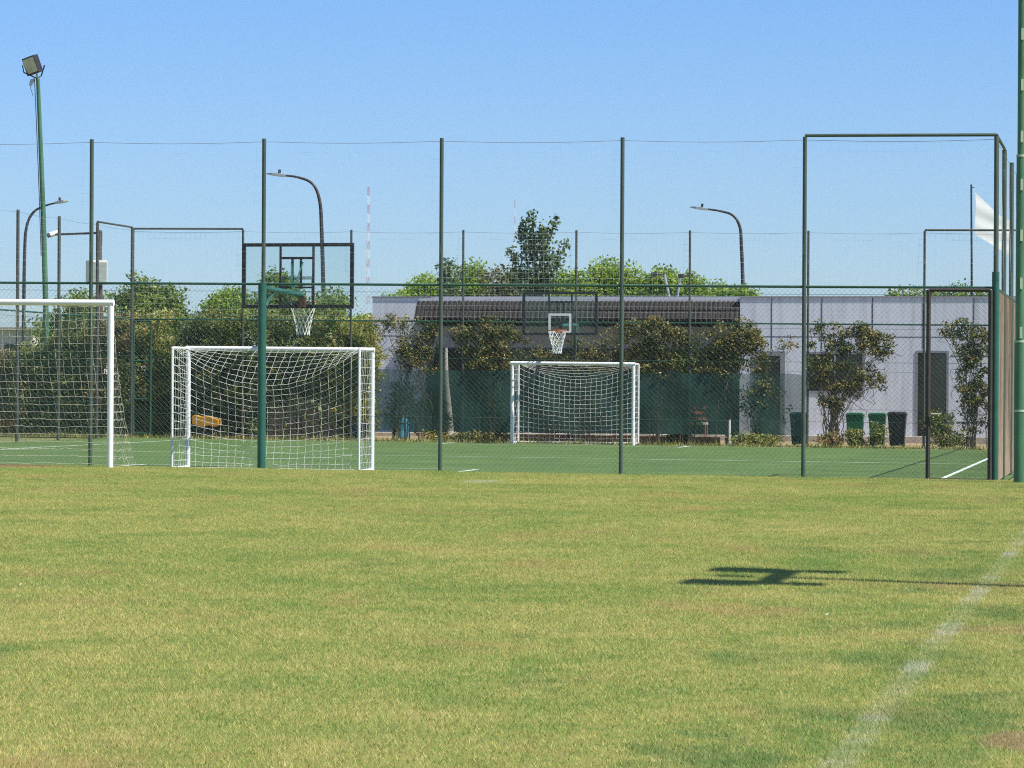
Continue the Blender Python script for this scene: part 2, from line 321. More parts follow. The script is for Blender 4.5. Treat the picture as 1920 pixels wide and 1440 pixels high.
# ------------------------------------------------------------------ mesh building
class MB:
    def __init__(s): s.v = []; s.f = []; s.n = 0
    def add(s, V, Fc):
        V = np.asarray(V, float).reshape(-1, 3); s.v.append(V)
        s.f.extend([tuple(int(i) + s.n for i in f) for f in Fc]); s.n += len(V); return s
    def box(s, c, ax, ay, az):   # centre and three half-axis vectors
        c, ax, ay, az = (np.asarray(q, float) for q in (c, ax, ay, az))
        V = [c + i * ax + j * ay + k * az for i in (-1, 1) for j in (-1, 1) for k in (-1, 1)]
        return s.add(V, [(0, 1, 3, 2), (4, 6, 7, 5), (0, 4, 5, 1), (2, 3, 7, 6), (0, 2, 6, 4), (1, 5, 7, 3)])
    def cbox(s, u0, u1, v0, v1, z0, z1):     # box along the court axes, absolute z
        c = CA((u0 + u1) / 2, (v0 + v1) / 2, (z0 + z1) / 2)
        return s.box(c, np.array([*EX, 0]) * (u1 - u0) / 2, np.array([*EY, 0]) * (v1 - v0) / 2, (0, 0, (z1 - z0) / 2))
    def tube(s, pts, r, sides=8, cap=True):
        pts = [np.asarray(p, float) for p in pts]; n = len(pts)
        rs = [r] * n if isinstance(r, (int, float)) else list(r)
        V = []; prev = None
        for i, p in enumerate(pts):
            d = pts[min(i + 1, n - 1)] - pts[max(i - 1, 0)]; d = d / (np.linalg.norm(d) + 1e-12)
            if prev is None:
                a = np.cross(d, (0, 0, 1.0)) if abs(d[2]) < 0.95 else np.cross(d, (1.0, 0, 0))
            else: a = prev - d * (prev @ d)
            a = a / (np.linalg.norm(a) + 1e-12); prev = a; b = np.cross(d, a)
            for k in range(sides):
                t = 2 * math.pi * k / sides; V.append(p + rs[i] * (math.cos(t) * a + math.sin(t) * b))
        Fc = []
        for i in range(n - 1):
            for k in range(sides):
                k2 = (k + 1) % sides
                Fc.append((i * sides + k, i * sides + k2, (i + 1) * sides + k2, (i + 1) * sides + k))
        if cap:
            Fc.append(tuple(range(sides))[::-1]); Fc.append(tuple((n - 1) * sides + k for k in range(sides)))
        return s.add(V, Fc)
    def segs(s, P, Q, r, sides=3):           # many straight wires at once
        P = np.asarray(P, float); Q = np.asarray(Q, float)
        if len(P) == 0: return s
        d = Q - P; d /= (np.linalg.norm(d, axis=1, keepdims=True) + 1e-12)
        ref = np.where(np.abs(d[:, 2:3]) < 0.9, np.array([[0, 0, 1.0]]), np.array([[1.0, 0, 0]]))
        a = np.cross(d, ref); a /= np.linalg.norm(a, axis=1, keepdims=True); b = np.cross(d, a)
        rings = []
        for E in (P, Q):
            for k in range(sides):
                t = 2 * math.pi * k / sides; rings.append(E + r * (math.cos(t) * a + math.sin(t) * b))
        V = np.stack(rings, 1).reshape(-1, 3); m = 2 * sides
        Fc = []
        for i in range(len(P)):
            o = i * m
            for k in range(sides):
                k2 = (k + 1) % sides; Fc.append((o + k, o + k2, o + sides + k2, o + sides + k))
        return s.add(V, Fc)
    def grid_net(s, fn, na, nb, r, sides=3, wob=0.0):   # cords of a net over a surface fn(a, b)
        G = np.array([[fn(i / na, j / nb) for j in range(nb + 1)] for i in range(na + 1)])
        if wob: G = G + RNG.normal(0, wob, G.shape)
        P = [G[:-1].reshape(-1, 3), G[:, :-1].reshape(-1, 3)]; Q = [G[1:].reshape(-1, 3), G[:, 1:].reshape(-1, 3)]
        return s.segs(np.concatenate(P), np.concatenate(Q), r, sides)
    def sphere(s, c, r, nu=10, nv=6):
        V = []; Fc = []
        for j in range(nv + 1):
            ph = math.pi * j / nv
            for i in range(nu):
                t = 2 * math.pi * i / nu
                V.append(np.asarray(c) + r * np.array([math.sin(ph) * math.cos(t), math.sin(ph) * math.sin(t), math.cos(ph)]))
        for j in range(nv):
            for i in range(nu): Fc.append((j * nu + i, (j + 1) * nu + i, (j + 1) * nu + (i + 1) % nu, j * nu + (i + 1) % nu))
        return s.add(V, Fc)
    def lathe(s, c, prof, n=16, ax=(1, 0, 0), ay=(0, 1, 0), az=(0, 0, 1)):
        c, ax, ay, az = (np.asarray(q, float) for q in (c, ax, ay, az)); V = []; Fc = []
        for (r, h) in prof:
            for i in range(n):
                t = 2 * math.pi * i / n; V.append(c + r * (math.cos(t) * ax + math.sin(t) * ay) + h * az)
        for j in range(len(prof) - 1):
            for i in range(n): Fc.append((j * n + i, j * n + (i + 1) % n, (j + 1) * n + (i + 1) % n, (j + 1) * n + i))
        Fc.append(tuple(range(n))[::-1]); Fc.append(tuple((len(prof) - 1) * n + k for k in range(n)))
        return s.add(V, Fc)
    def build(s, name, m, parent=None, smooth=False, bevel=0.0, origin=None):
        V = np.concatenate(s.v) if s.v else np.zeros((0, 3))
        if parent is not None:
            V = V - np.array(WP[parent.name])
        elif origin is not None: V = V - np.asarray(origin)
        me = bpy.data.meshes.new(name); me.from_pydata(V.tolist(), [], s.f); me.update()
        if smooth: me.shade_smooth()
        me.materials.append(m)
        o = bpy.data.objects.new(name, me); COL.objects.link(o)
        if parent is not None:
            o.parent = parent; WP[o.name] = WP[parent.name]
        else:
            o.location = tuple(origin) if origin is not None else (0, 0, 0)
            WP[o.name] = tuple(origin) if origin is not None else (0, 0, 0)
        if smooth:
            try:
                md = o.modifiers.new('edges', 'EDGE_SPLIT'); md.split_angle = R(40)
            except Exception: pass
        if bevel:
            md = o.modifiers.new('bevel', 'BEVEL'); md.width = bevel; md.segments = 2; md.limit_method = 'ANGLE'
        return o
WP = {}                          # world place of every thing's origin
def tag(o, label=None, cat=None, group=None, kind=None):
    if label: o['label'] = label
    if cat: o['category'] = cat
    if group: o['group'] = group
    if kind: o['kind'] = kind
    return o
def thing(name, loc, label, cat, group=None):
    o = bpy.data.objects.new(name, None); COL.objects.link(o); o.location = tuple(loc); o.empty_display_size = 0.3
    WP[o.name] = tuple(float(q) for q in loc); return tag(o, label, cat, group)

def leaf_mesh(P, size, up=0.35, aspect=0.55, fold=0.25, jitter=0.35):
    n = len(P); d = RNG.normal(0, 1, (n, 3)); d /= np.linalg.norm(d, axis=1, keepdims=True)
    nrm = RNG.normal(0, 1, (n, 3)); nrm[:, 2] = np.abs(nrm[:, 2]) + up; nrm /= np.linalg.norm(nrm, axis=1, keepdims=True)
    a = np.cross(nrm, d); a /= (np.linalg.norm(a, axis=1, keepdims=True) + 1e-9); b = np.cross(nrm, a)
    L = size * (1 + jitter * RNG.uniform(-1, 1, (n, 1))); wd = L * aspect
    base = P - 0.5 * L * b; tip = P + 0.5 * L * b - fold * L * 0.3 * nrm; l = P + 0.5 * wd * a - 0.12 * L * nrm; r_ = P - 0.5 * wd * a - 0.12 * L * nrm
    V = np.stack([base, l, tip, r_], 1).reshape(-1, 3)
    Fc = [(4 * i, 4 * i + 1, 4 * i + 2, 4 * i + 3) for i in range(n)]
    return V, Fc
def clumps(boxes, n, k, spread, square=False, loose=1.0):  # boxes: (centre, half-size); leaves gather round k tufts in them
    vol = np.array([b[1][0] * b[1][2] for b in boxes]); pr = vol / vol.sum()
    cs = []
    for i in RNG.choice(len(boxes), k, p=pr):
        c, h = boxes[i]
        if square: o = RNG.uniform(-1, 1, 3) * np.array(h)
        else:
            d = RNG.normal(0, 1, 3); d /= np.linalg.norm(d); o = d * RNG.uniform(0.05, loose) ** 0.5 * np.array(h)
        cs.append(np.asarray(c) + o[0] * np.array([*EX, 0]) + o[1] * np.array([*EY, 0]) + np.array([0, 0, o[2]]))
    cs = np.array(cs); sp = spread * RNG.uniform(0.7, 1.7, k)
    idx = RNG.choice(k, n, p=sp ** 2 / (sp ** 2).sum())
    d = RNG.normal(0, 1, (n, 3)); d /= np.linalg.norm(d, axis=1, keepdims=True)
    off = d * (RNG.uniform(0, 1, (n, 1)) ** 0.5) * sp[idx][:, None] * 1.6
    off *= np.array([1.1, 0.9, 0.8])
    return cs[idx] + off, cs
def foliage(name, boxes, n, k, spread, size, lm, parent, up=0.35, zmin=None, square=False, loose=1.0):
    P, cs = clumps(boxes, n, k, spread, square, loose)
    if zmin is not None: P[:, 2] = np.maximum(P[:, 2], zmin + RNG.uniform(0, 0.15, len(P)))
    V, Fc = leaf_mesh(P, size, up)
    return MB().add(V, Fc).build(name, LEAF[lm], parent), cs
def stems(mb, base, targets, r, bend=0.25, steps=6):
    for t in targets:
        p0, p1 = np.asarray(base), np.asarray(t); mid = []
        for i in range(steps + 1):
            q = i / steps; p = p0 * (1 - q) + p1 * q
            p = p + np.array([0, 0, bend * math.sin(math.pi * q) * 0.6]) + RNG.normal(0, bend * 0.12, 3) * math.sin(math.pi * q)
            mid.append(p)
        mb.tube(mid, [r * (1 - 0.75 * i / steps) for i in range(steps + 1)], 5)

# ------------------------------------------------------------------ camera, light, sky
cam = bpy.data.cameras.new('camera'); co = bpy.data.objects.new('camera', cam); COL.objects.link(co); SC.camera = co
cam.sensor_width = 36.0; cam.lens = F / 1920 * 36.0; cam.clip_end = 8000; cam.clip_start = 0.5
co.matrix_world = Matrix.Translation((0, 0, EYE)) @ Matrix.Rotation(R(90), 4, 'X') @ Matrix.Rotation(ROLL, 4, 'Z')
EL, AZ = R(54), R(-25)
sd = Vector((math.cos(EL) * math.cos(AZ), math.cos(EL) * math.sin(AZ), math.sin(EL)))
sun = bpy.data.lights.new('sun', 'SUN'); sun.energy = 4.6; sun.angle = R(0.5); sun.color = (1.0, 0.95, 0.87)
so = bpy.data.objects.new('sun', sun); COL.objects.link(so); so.rotation_euler = sd.to_track_quat('Z', 'Y').to_euler(); so.location = (30, -30, 60)
wd = bpy.data.worlds.new('World'); SC.world = wd; wd.use_nodes = True; nt = wd.node_tree
sky = nt.nodes.new('ShaderNodeTexSky'); sky.sky_type = 'NISHITA'; sky.sun_disc = False; sky.sun_elevation = EL; sky.sun_rotation = R(115)
sky.altitude = 0; sky.air_density = 1.0; sky.dust_density = 0.2; sky.ozone_density = 3.0
bg = nt.nodes['Background']; bg.inputs[1].default_value = SKY_STRENGTH = 0.07
tc = nt.nodes.new('ShaderNodeTexCoord'); sx = nt.nodes.new('ShaderNodeSeparateXYZ'); nt.links.new(tc.outputs['Generated'], sx.inputs[0])
mr = nt.nodes.new('ShaderNodeValToRGB'); e = mr.color_ramp.elements
e[0].position = 0.0; e[0].color = (0.66, 0.85, 1.12, 1); e[1].position = 0.5; e[1].color = (1, 1, 1, 1)
k = e.new(0.06); k.color = (0.61, 0.85, 1.22, 1); k = e.new(0.125); k.color = (0.54, 0.84, 1.29, 1)
nt.links.new(sx.outputs['Z'], mr.inputs[0])
mm = nt.nodes.new('ShaderNodeMix'); mm.data_type = 'RGBA'; mm.blend_type = 'MULTIPLY'; mm.inputs[0].default_value = 1.0
nt.links.new(sky.outputs[0], mm.inputs[6]); nt.links.new(mr.outputs[0], mm.inputs[7]); nt.links.new(mm.outputs[2], bg.inputs[0])
SC.view_settings.view_transform = 'Standard'; SC.view_settings.look = 'None'; SC.view_settings.exposure = 0.75; SC.view_settings.gamma = 1.0
SC.cycles.use_denoising = False; SC.cycles.filter_width = 1.1; SC.cycles.max_bounces = 6; SC.cycles.transparent_max_bounces = 24; SC.cycles.caustics_reflective = False; SC.cycles.caustics_refractive = False

# ------------------------------------------------------------------ setting
def sheet(name, uv, dz, m, kind='structure', sub=1):
    mb = MB(); mb.add([C(u, v, dz) for u, v in uv], [tuple(range(len(uv)))])
    o = mb.build(name, m); tag(o, kind=kind); return o
UL = U(248, 800, V_FAR); UR = U(1866, 700, V_NEAR)
gx = [-1200, -45, 45, 1200]; gy = [-60, 60, 2600]
mb = MB(); mb.add([(x, y, zg(x) - 0.03) for y in gy for x in gx], [(j * 4 + i, j * 4 + i + 1, j * 4 + 5 + i, j * 4 + 4 + i) for j in range(2) for i in range(3)])
tag(mb.build('ground', M['ground']), kind='structure')
mb = MB(); us = [-44, -30, -20, -10, -4, UR + 0.3, 10, 30]; vs = [-15, 10, 30, 50.4, 51.2, 51.95]; dz = [0.11, 0.11, 0.11, 0.11, 0.07, -0.02]
mb.add([C(u, v, d) for v, d in zip(vs, dz) for u in us], [(j * 8 + i, j * 8 + i + 1, j * 8 + 9 + i, j * 8 + 8 + i) for j in range(5) for i in range(7)])
tag(mb.build('lawn', M['lawn'], smooth=False), kind='structure')
sheet('artificial_turf', [(UL - 0.1, 51.6), (UR + 0.1, 51.6), (UR + 0.1, V_TURF), (UL - 0.1, V_TURF)], 0.0, M['turf'])
sheet('earth_strip', [(UL - 14, V_TURF - 0.05), (UR + 12, V_TURF - 0.05), (UR + 12, 96), (UL - 14, 96)], -0.008, M['dirt'])

def line(u0, v0, u1, v1, w, m, name='court_line'):
    d = np.array([u1 - u0, v1 - v0]); d /= np.linalg.norm(d); p = np.array([-d[1], d[0]]) * w / 2
    sheet(name, [(u0 + p[0], v0 + p[1]), (u0 - p[0], v0 - p[1]), (u1 - p[0], v1 - p[1]), (u1 + p[0], v1 + p[1])], 0.005, m)
def turfpt(x, y):
    a, b = un(x, y); X = 0
    for _ in range(3):
        Y = (EYE - zg(X)) * F / b; X = a / F * Y
    q = np.array([X, Y]); return float(q @ EX), float(q @ EY)
u_side = turfpt(1808, 880)[0]
u_left = turfpt(120, 837)[0]
line(u_side, 51.9, u_side, 81.0, 0.085, M['line'])
line(u_left, 51.9, u_left, 81.0, 0.08, M['line'])
vm = turfpt(960, 858)[1]
line(u_left + 0.05, vm, u_side - 0.05, vm, 0.09, M['faint'])
gn0, gn1 = U(352, 870, 53.9), U(697, 870, 53.9); gnc = (gn0 + gn1) / 2
gf0, gf1 = U(960, 830, 81.2), U(1187, 830, 81.2); gfc = (gf0 + gf1) / 2
for gc, v0, v1 in ((gnc, 53.9, 56.0), (gfc, 81.2, 79.0)):
    for sgn in (-1, 1): line(gc + sgn * 3.0, v0, gc + sgn * 3.0, v1, 0.08, M['line'])
    line(gc - 2.95, v1, gc + 2.95, v1, 0.07, M['faint'])
line(u_left + 0.05, 53.9, u_side - 0.05, 53.9, 0.07, M['faint'])
line(u_left + 0.05, 80.9, u_side - 0.05, 80.9, 0.06, M['faint'])

# grass of the lawn: one square metre of blades, set out over the pitch
def grass():
    n = 6500; V = np.zeros((n * 3, 3)); x = RNG.uniform(0, 1, n); y = RNG.uniform(0, 1, n)
    h = RNG.uniform(0.008, 0.023, n) * (1 + 0.5 * (RNG.uniform(0, 1, n) > 0.92)); a = RNG.uniform(0, 2 * math.pi, n); w = RNG.uniform(0.0009, 0.0021, n)
    lean = RNG.uniform(0.25, 1.3, n) * h; la = RNG.uniform(0, 2 * math.pi, n)
    V[0::3] = np.stack([x + w * np.cos(a), y + w * np.sin(a), np.zeros(n)], 1); V[1::3] = np.stack([x - w * np.cos(a), y - w * np.sin(a), np.zeros(n)], 1)
    V[2::3] = np.stack([x + lean * np.cos(la), y + lean * np.sin(la), h], 1)
    V[:, :2] -= 0.5
    me = bpy.data.meshes.new('grass'); me.from_pydata(V.tolist(), [], [(3 * i, 3 * i + 1, 3 * i + 2) for i in range(n)]); me.materials.append(M['blade'])
    o = bpy.data.objects.new('grass', me); COL.objects.link(o); tag(o, 'short mown grass of the playing field', 'grass', kind='stuff')
    o.matrix_world = Matrix.Translation((0, 0, 0.108)) @ Matrix.Rotation(0.0055, 4, 'Y') @ Matrix.Rotation(-TH, 4, 'Z')
    ng = bpy.data.node_groups.new('grass_layout', 'GeometryNodeTree')
    ng.interface.new_socket('Geometry', in_out='INPUT', socket_type='NodeSocketGeometry'); ng.interface.new_socket('Geometry', in_out='OUTPUT', socket_type='NodeSocketGeometry')
    gi = ng.nodes.new('NodeGroupInput'); go = ng.nodes.new('NodeGroupOutput')
    u0, u1, v0, v1 = -23, 4, 8, 50
    gr = ng.nodes.new('GeometryNodeMeshGrid'); gr.inputs[0].default_value = u1 - u0; gr.inputs[1].default_value = v1 - v0; gr.inputs[2].default_value = u1 - u0 + 1; gr.inputs[3].default_value = v1 - v0 + 1
    tr = ng.nodes.new('GeometryNodeTransform'); tr.inputs['Translation'].default_value = ((u0 + u1) / 2, (v0 + v1) / 2, 0)
    ip = ng.nodes.new('GeometryNodeInstanceOnPoints')
    rv = ng.nodes.new('FunctionNodeRandomValue'); rv.data_type = 'INT'
    rv.inputs[4].default_value = 0; rv.inputs[5].default_value = 3
    mu = ng.nodes.new('ShaderNodeMath'); mu.operation = 'MULTIPLY'; mu.inputs[1].default_value = math.pi / 2
    cx = ng.nodes.new('ShaderNodeCombineXYZ')
    L = ng.links
    L.new(gr.outputs[0], tr.inputs[0]); L.new(tr.outputs[0], ip.inputs['Points']); L.new(gi.outputs[0], ip.inputs['Instance'])
    L.new(rv.outputs[2], mu.inputs[0]); L.new(mu.outputs[0], cx.inputs[2]); L.new(cx.outputs[0], ip.inputs['Rotation'])
    L.new(ip.outputs[0], go.inputs[0])
    md = o.modifiers.new('layout', 'NODES'); md.node_group = ng
grass()

# ------------------------------------------------------------------ fences
def wire_panel(mb, A, B, z0, z1, pitch=0.06, r=0.0015):   # chain link between ground points A, B (world xy), absolute-relative z
    A = np.asarray(A); B = np.asarray(B); Lh = np.linalg.norm((B - A)[:2]); H = z1 - z0; st = pitch * math.sqrt(2)
    P, Q = [], []
    k = -H
    while k < Lh:
        for sgn in (0, 1):
            a0, a1 = k, k + H; t0 = max(0, -a0); t1 = min(H, Lh - a0)
            if t1 > t0:
                if sgn == 0: p, q = (a0 + t0, t0), (a0 + t1, t1)
                else: p, q = (a0 + t0, H - t0), (a0 + t1, H - t1)
                for (l, h), out in ((p, P), (q, Q)):
                    f = l / Lh; pt = A * (1 - f) + B * f; out.append((pt[0], pt[1], pt[2] + z0 + h))
        k += st
    mb.segs(P, Q, r)
def ball_net(mb, A, B, z0, z1, cell=0.14, r=0.0022, sag=0.05):
    A = np.asarray(A); B = np.asarray(B); Lh = np.linalg.norm((B - A)[:2]); na = max(1, round(Lh / cell)); nb = max(1, round((z1 - z0) / cell))
    def fn(a, b):
        p = A * (1 - a) + B * a; s = math.sin(math.pi * a) * 0.03 * b
        return (p[0] + 0.02 * math.sin(9 * a + 5 * b), p[1] + 0.03 * math.sin(7 * b + 3 * a), p[2] + z0 + (z1 - z0) * b - s)
    mb.grid_net(fn, na, nb, r, 3)
H_RAIL, H_TOP = 3.1, 5.49

def fence(name, label, posts, htop, pm, r_post, topbars=(), group='court fences', wm=M['wire'], net_r=0.0006):
    """posts: list of ground points in order"""
    t = thing(name, posts[0], label, 'fence', group)
    for i, p in enumerate(posts):
        p = np.asarray(p); mb = MB(); mb.tube([p + (0, 0, -0.05), p + (0, 0, htop)], r_post, 10)
        po = mb.build('post', pm, t, smooth=True)
    mb = MB()
    for a, b in zip(posts[:-1], posts[1:]):
        a, b = np.asarray(a), np.asarray(b)
        d = (b - a) / np.linalg.norm(b - a)
        mb.tube([a + d * r_post + (0, 0, H_RAIL), b - d * r_post + (0, 0, H_RAIL)], 0.02, 8)
    mb.build('middle_rail', M['green'], t, smooth=True)
    if topbars:
        for i in topbars:
            a, b = np.asarray(posts[i]), np.asarray(posts[i + 1])
            MB().tube([a + (0, 0, htop + 0.02), b + (0, 0, htop + 0.02)], 0.026, 8).build('top_bar', pm, t, smooth=True)
    mb = MB()
    for a, b in zip(posts[:-1], posts[1:]):
        a, b = np.asarray(a), np.asarray(b)
        if wm is M['rustwire']:
            n = int(np.linalg.norm(b - a) / 0.05); q = (np.arange(1, n) / n)[:, None] + RNG.normal(0, 0.002, (n - 1, 1)); g_ = a * (1 - q) + b * q
            mb.segs(g_ + np.array([0, 0, 0.03]), g_ + np.stack([RNG.normal(0, 0.006, n - 1), RNG.normal(0, 0.006, n - 1), H_RAIL - 0.02 + RNG.normal(0, 0.01, n - 1)], 1), 0.003, 4)
        else: wire_panel(mb, a, b, 0.03, H_RAIL - 0.02, r=0.0012)
        for hh in (H_RAIL - 0.12, 1.9, 0.95): mb.tube([a + (0, 0, hh), b + (0, 0, hh)], 0.003, 4)
    mb.build('chain_link', wm, t)
    mb = MB()
    for a, b in zip(posts[:-1], posts[1:]):
        a, b = np.asarray(a), np.asarray(b); ball_net(mb, a, b, H_RAIL - 0.02, htop - 0.07, r=net_r)
    mb.build('ball_net', M['cord'], t)
    P = []
    for a, b in zip(posts[:-1], posts[1:]):
        a, b = np.asarray(a), np.asarray(b); P += [a * (1 - q) + b * q + np.array([0, 0, htop - 0.05 - 0.03 * math.sin(math.pi * q)]) for q in np.linspace(0, 0.9, 7)]
    MB().tube(P + [np.asarray(posts[-1]) + np.array([0, 0, htop - 0.05])], 0.0032, 4).build('top_wire', M['greywire'], t)
    return t

xs_near = [170, 493, 826, 1165, 1507, 1866]
un_ = [U(x, 700, V_NEAR) for x in xs_near]
step = un_[1] - un_[0]
un_ = [un_[0] - 3 * step, un_[0] - 2 * step, un_[0] - step] + un_
near_posts = [C(u, V_NEAR) for u in un_]
near = fence('court_fence', 'tall green chain link fence between the lawn and the turf court, nearest the lawn', near_posts, H_TOP, M['olivepost'], 0.034, topbars=(len(un_) - 2,))
# gate leaf in the last bay of the near fence
gu0, gu1 = U(1741, 700, V_NEAR), U(1857, 700, V_NEAR); gt = Z(1800, 544, V_NEAR) - zg(C(gu0, V_NEAR)[0])
p_ = near_posts[-1]; MB().tube([p_ + np.array([0, -0.0, -0.05]), p_ + np.array([0, 0, H_RAIL + 0.25])], 0.058, 14).build('post_sleeve', M['teal'], near, smooth=True)
g = MB(); gv = V_NEAR - 0.07
for uu in (gu0, gu1): g.tube([C(uu, gv, 0.02), C(uu, gv, gt)], 0.036, 8)
for hh in (gt, 0.06): g.tube([C(gu0, gv, hh), C(gu1, gv, hh)], 0.03, 8)
gate = g.build('gate', M['rustpost'], near, smooth=True)
g = MB(); wire_panel(g, C(gu0, gv), C(gu1, gv), 0.12, gt); g.build('gate_mesh', M['wire'], gate)
g = MB(); g.tube([C(gu0 + 0.05, gv - 0.05, 1.1), C(gu0 + 0.2, gv - 0.05, 1.1)], 0.015, 6); g.build('latch', M['alu'], gate)

xs_far = [248, 455, 658, 868, 1080, 1293, 1515, 1733]
uf_ = [U(x, 600, V_FAR) for x in xs_far]; uf_[0] = UL
uf_ += [UR]
far_posts = [C(u, V_FAR) for u in uf_]
far_top = Z(1080, 432, V_FAR) - zg(far_posts[4][0])
far = fence('court_fence', 'far chain link fence of the turf court, overgrown with creepers before the grey building', far_posts, far_top, M['darkpost'], 0.031, topbars=(0, len(uf_) - 2), net_r=0.0015)
fu0, fu1 = U(252, 700, V_FAR), U(284, 700, V_FAR); fv = V_FAR - 0.08; ft = 3.05
g = MB()
for uu in (fu0, fu1): g.tube([C(uu, fv, 0.02), C(uu, fv, ft)], 0.03, 8)
for hh in (ft, 2.0, 1.0, 0.1): g.tube([C(fu0, fv, hh), C(fu1, fv, hh)], 0.022, 8)
gate = g.build('gate', M['green'], far, smooth=True)
g = MB(); wire_panel(g, C(fu0, fv), C(fu1, fv), 0.1, ft); g.build('gate_mesh', M['wire'], gate)

nv = 10
side_v = list(np.linspace(V_NEAR, V_FAR, nv + 1))
right_posts = [C(UR, v) for v in side_v[1:-1]]
rp = [C(UR + 0.0, V_NEAR + 0.09)] + right_posts + [C(UR, V_FAR - 0.09)]
rt = fence('court_fence', 'side fence of the court with rusty brown mesh, running back beside the right lamp mast', rp, H_TOP, M['olivepost'], 0.04, topbars=(0,), wm=M['rustwire'])
left_posts = [C(UL, V_FAR - 3.0 * k) for k in range(1, 7)]
lp = [C(UL, V_FAR - 0.09)] + left_posts
lf = fence('court_fence', 'side fence of the court on the left, behind the big white goal', lp, H_TOP, M['darkpost'], 0.04, topbars=(0,))
# green shade cloth
def shade():
    x0, x1 = U(705, 760, V_FAR), U(1511, 760, V_FAR); n = 60; vv = V_FAR - 0.06
    z1_, z0_ = 1.83, 0.26; V = []; Fc = []
    for i in range(n + 1):
        u = x0 + (x1 - x0) * i / n; w = 0.025 * math.sin(i * 1.7) + 0.015 * math.sin(i * 0.6)
        for j in range(5): V.append(C(u, vv - 0.015 + 0.02 * math.sin(i * 0.9 + j), z0_ + 0.02 * math.sin(i * 0.8) + (z1_ + 0.012 * math.sin(i * 0.5) - z0_) * j / 4))
    for i in range(n):
        for j in range(4): Fc.append((i * 5 + j, i * 5 + 5 + j, i * 5 + 6 + j, i * 5 + 1 + j))
    o = MB().add(V, Fc).build('shade_cloth', M['cloth']); tag(o, 'dark green see-through shade cloth tied low along the far fence', 'shade cloth')
shade()

# ------------------------------------------------------------------ goals
def goal(label, uc, vf, sgn, wid, hgt, dep, rp, rb, z0, cell, cordr, cm, group, top_dep=None, backposts=True, sag=0.35, topz=None):
    """vf: plane of the mouth; sgn: +1 the net lies behind (away from camera), -1 towards the camera"""
    t = thing('football_goal', C(uc, vf, z0), label, 'goal', group)
    hw = wid / 2; zt = z0 + hgt; vb = vf + sgn * dep
    for s in (-1, 1):
        MB().tube([C(uc + s * hw, vf, z0 - 0.02), C(uc + s * hw, vf, zt - rp * 0.9)], rp, 14).build('post', M['white'], t, smooth=True)
    MB().tube([C(uc - hw - rp, vf, zt), C(uc + hw + rp, vf, zt)], rp, 14).build('crossbar', M['white'], t, smooth=True)
    if backposts:
        td = dep
        for s in (-1, 1):
            MB().tube([C(uc + s * hw, vb, z0), C(uc + s * hw, vb, zt)], rb, 8).build('back_post', M['white'], t, smooth=True)
            for zz in (zt, z0 + 0.03): MB().tube([C(uc + s * hw, vf + sgn * rp, zz), C(uc + s * hw, vb, zz)], rb, 8).build('side_bar', M['white'], t, smooth=True)
        MB().tube([C(uc - hw + rb, vb, z0 + 0.03), C(uc + hw - rb, vb, z0 + 0.03)], rb, 8).build('ground_bar', M['white'], t, smooth=True)
    # net: one sheet from the crossbar over the back to the ground, two side sheets
    na = round(wid / cell); mb = MB()
    td = top_dep if top_dep is not None else dep
    n1 = max(2, round(td / cell)); n2 = round(hgt / cell); nb = n1 + n2
    def back(a, b):
        q = b * nb; u = uc - hw + wid * a; hang = 4 * a * (1 - a) if backposts else (4 * a * (1 - a)) ** 0.4
        if q <= n1:
            f = q / n1; v = vf + sgn * td * f; z = zt - sag * hang * f ** 1.2
        else:
            f = (q - n1) / n2; v = vf + sgn * (td + (dep - td) * (f if backposts else f ** 2)); h0 = hgt - sag * hang
            v -= sgn * 0.16 * hang * math.sin(math.pi * min(1, f * 1.0)) * (1 if backposts else 0.3)
            z = z0 + 0.02 + h0 * (1 - f)
        return C(u, v, z)
    mb.grid_net(back, na, nb, cordr, 3, 0.006)
    for s in (-1, 1):
        def side(a, b):
            zz = (zt - 0.03) * b + (z0 + 0.02) * (1 - b)
            d = dep + (td - dep) * (b if backposts else 1 - (1 - b) ** 2)
            return C(uc + s * (hw - 0.05 * math.sin(math.pi * a) * math.sin(math.pi * b)), vf + sgn * (0.02 + (d - 0.02) * a), zz)
        mb.grid_net(side, max(2, round(dep / cell)), n2, cordr, 3, 0.006)
    mb.build('net', cm, t)
    return t
z_n = 0.0
hn = Z(525, 655, 53.9) - zg(C(gnc, 53.9)[0])
goal('small white five-a-side goal with its back to the lawn, behind the near fence', gnc, 53.9, -1, gn1 - gn0, hn, 0.93, 0.042, 0.022, 0.0, 0.135, 0.0028, M['goalcord'], 'small goals on the turf court', sag=0.62)
hf = Z(1073, 682, 81.2) - zg(C(gfc, 81.2)[0])
goal('small white five-a-side goal under the far hoop, in front of the shade cloth', gfc, 81.2, 1, gf1 - gf0, hf, 0.85, 0.045, 0.024, 0.0, 0.135, 0.0032, M['goalcord'], 'small goals on the turf court', sag=0.4)
vbig = 49.6
ub = U(207, 720, vbig); zb = 0.11
hb = Z(150, 568, vbig) - zg(C(ub, vbig)[0]) - zb
goal('full size white goal on the lawn at the left edge, with a loose trailing net', ub - 3.66, vbig, 1, 7.32, hb, 1.35, 0.05, 0.02, zb, 0.125, 0.0024, M['dirtycord'], 'football goals', top_dep=0.16, backposts=False, sag=0.1)

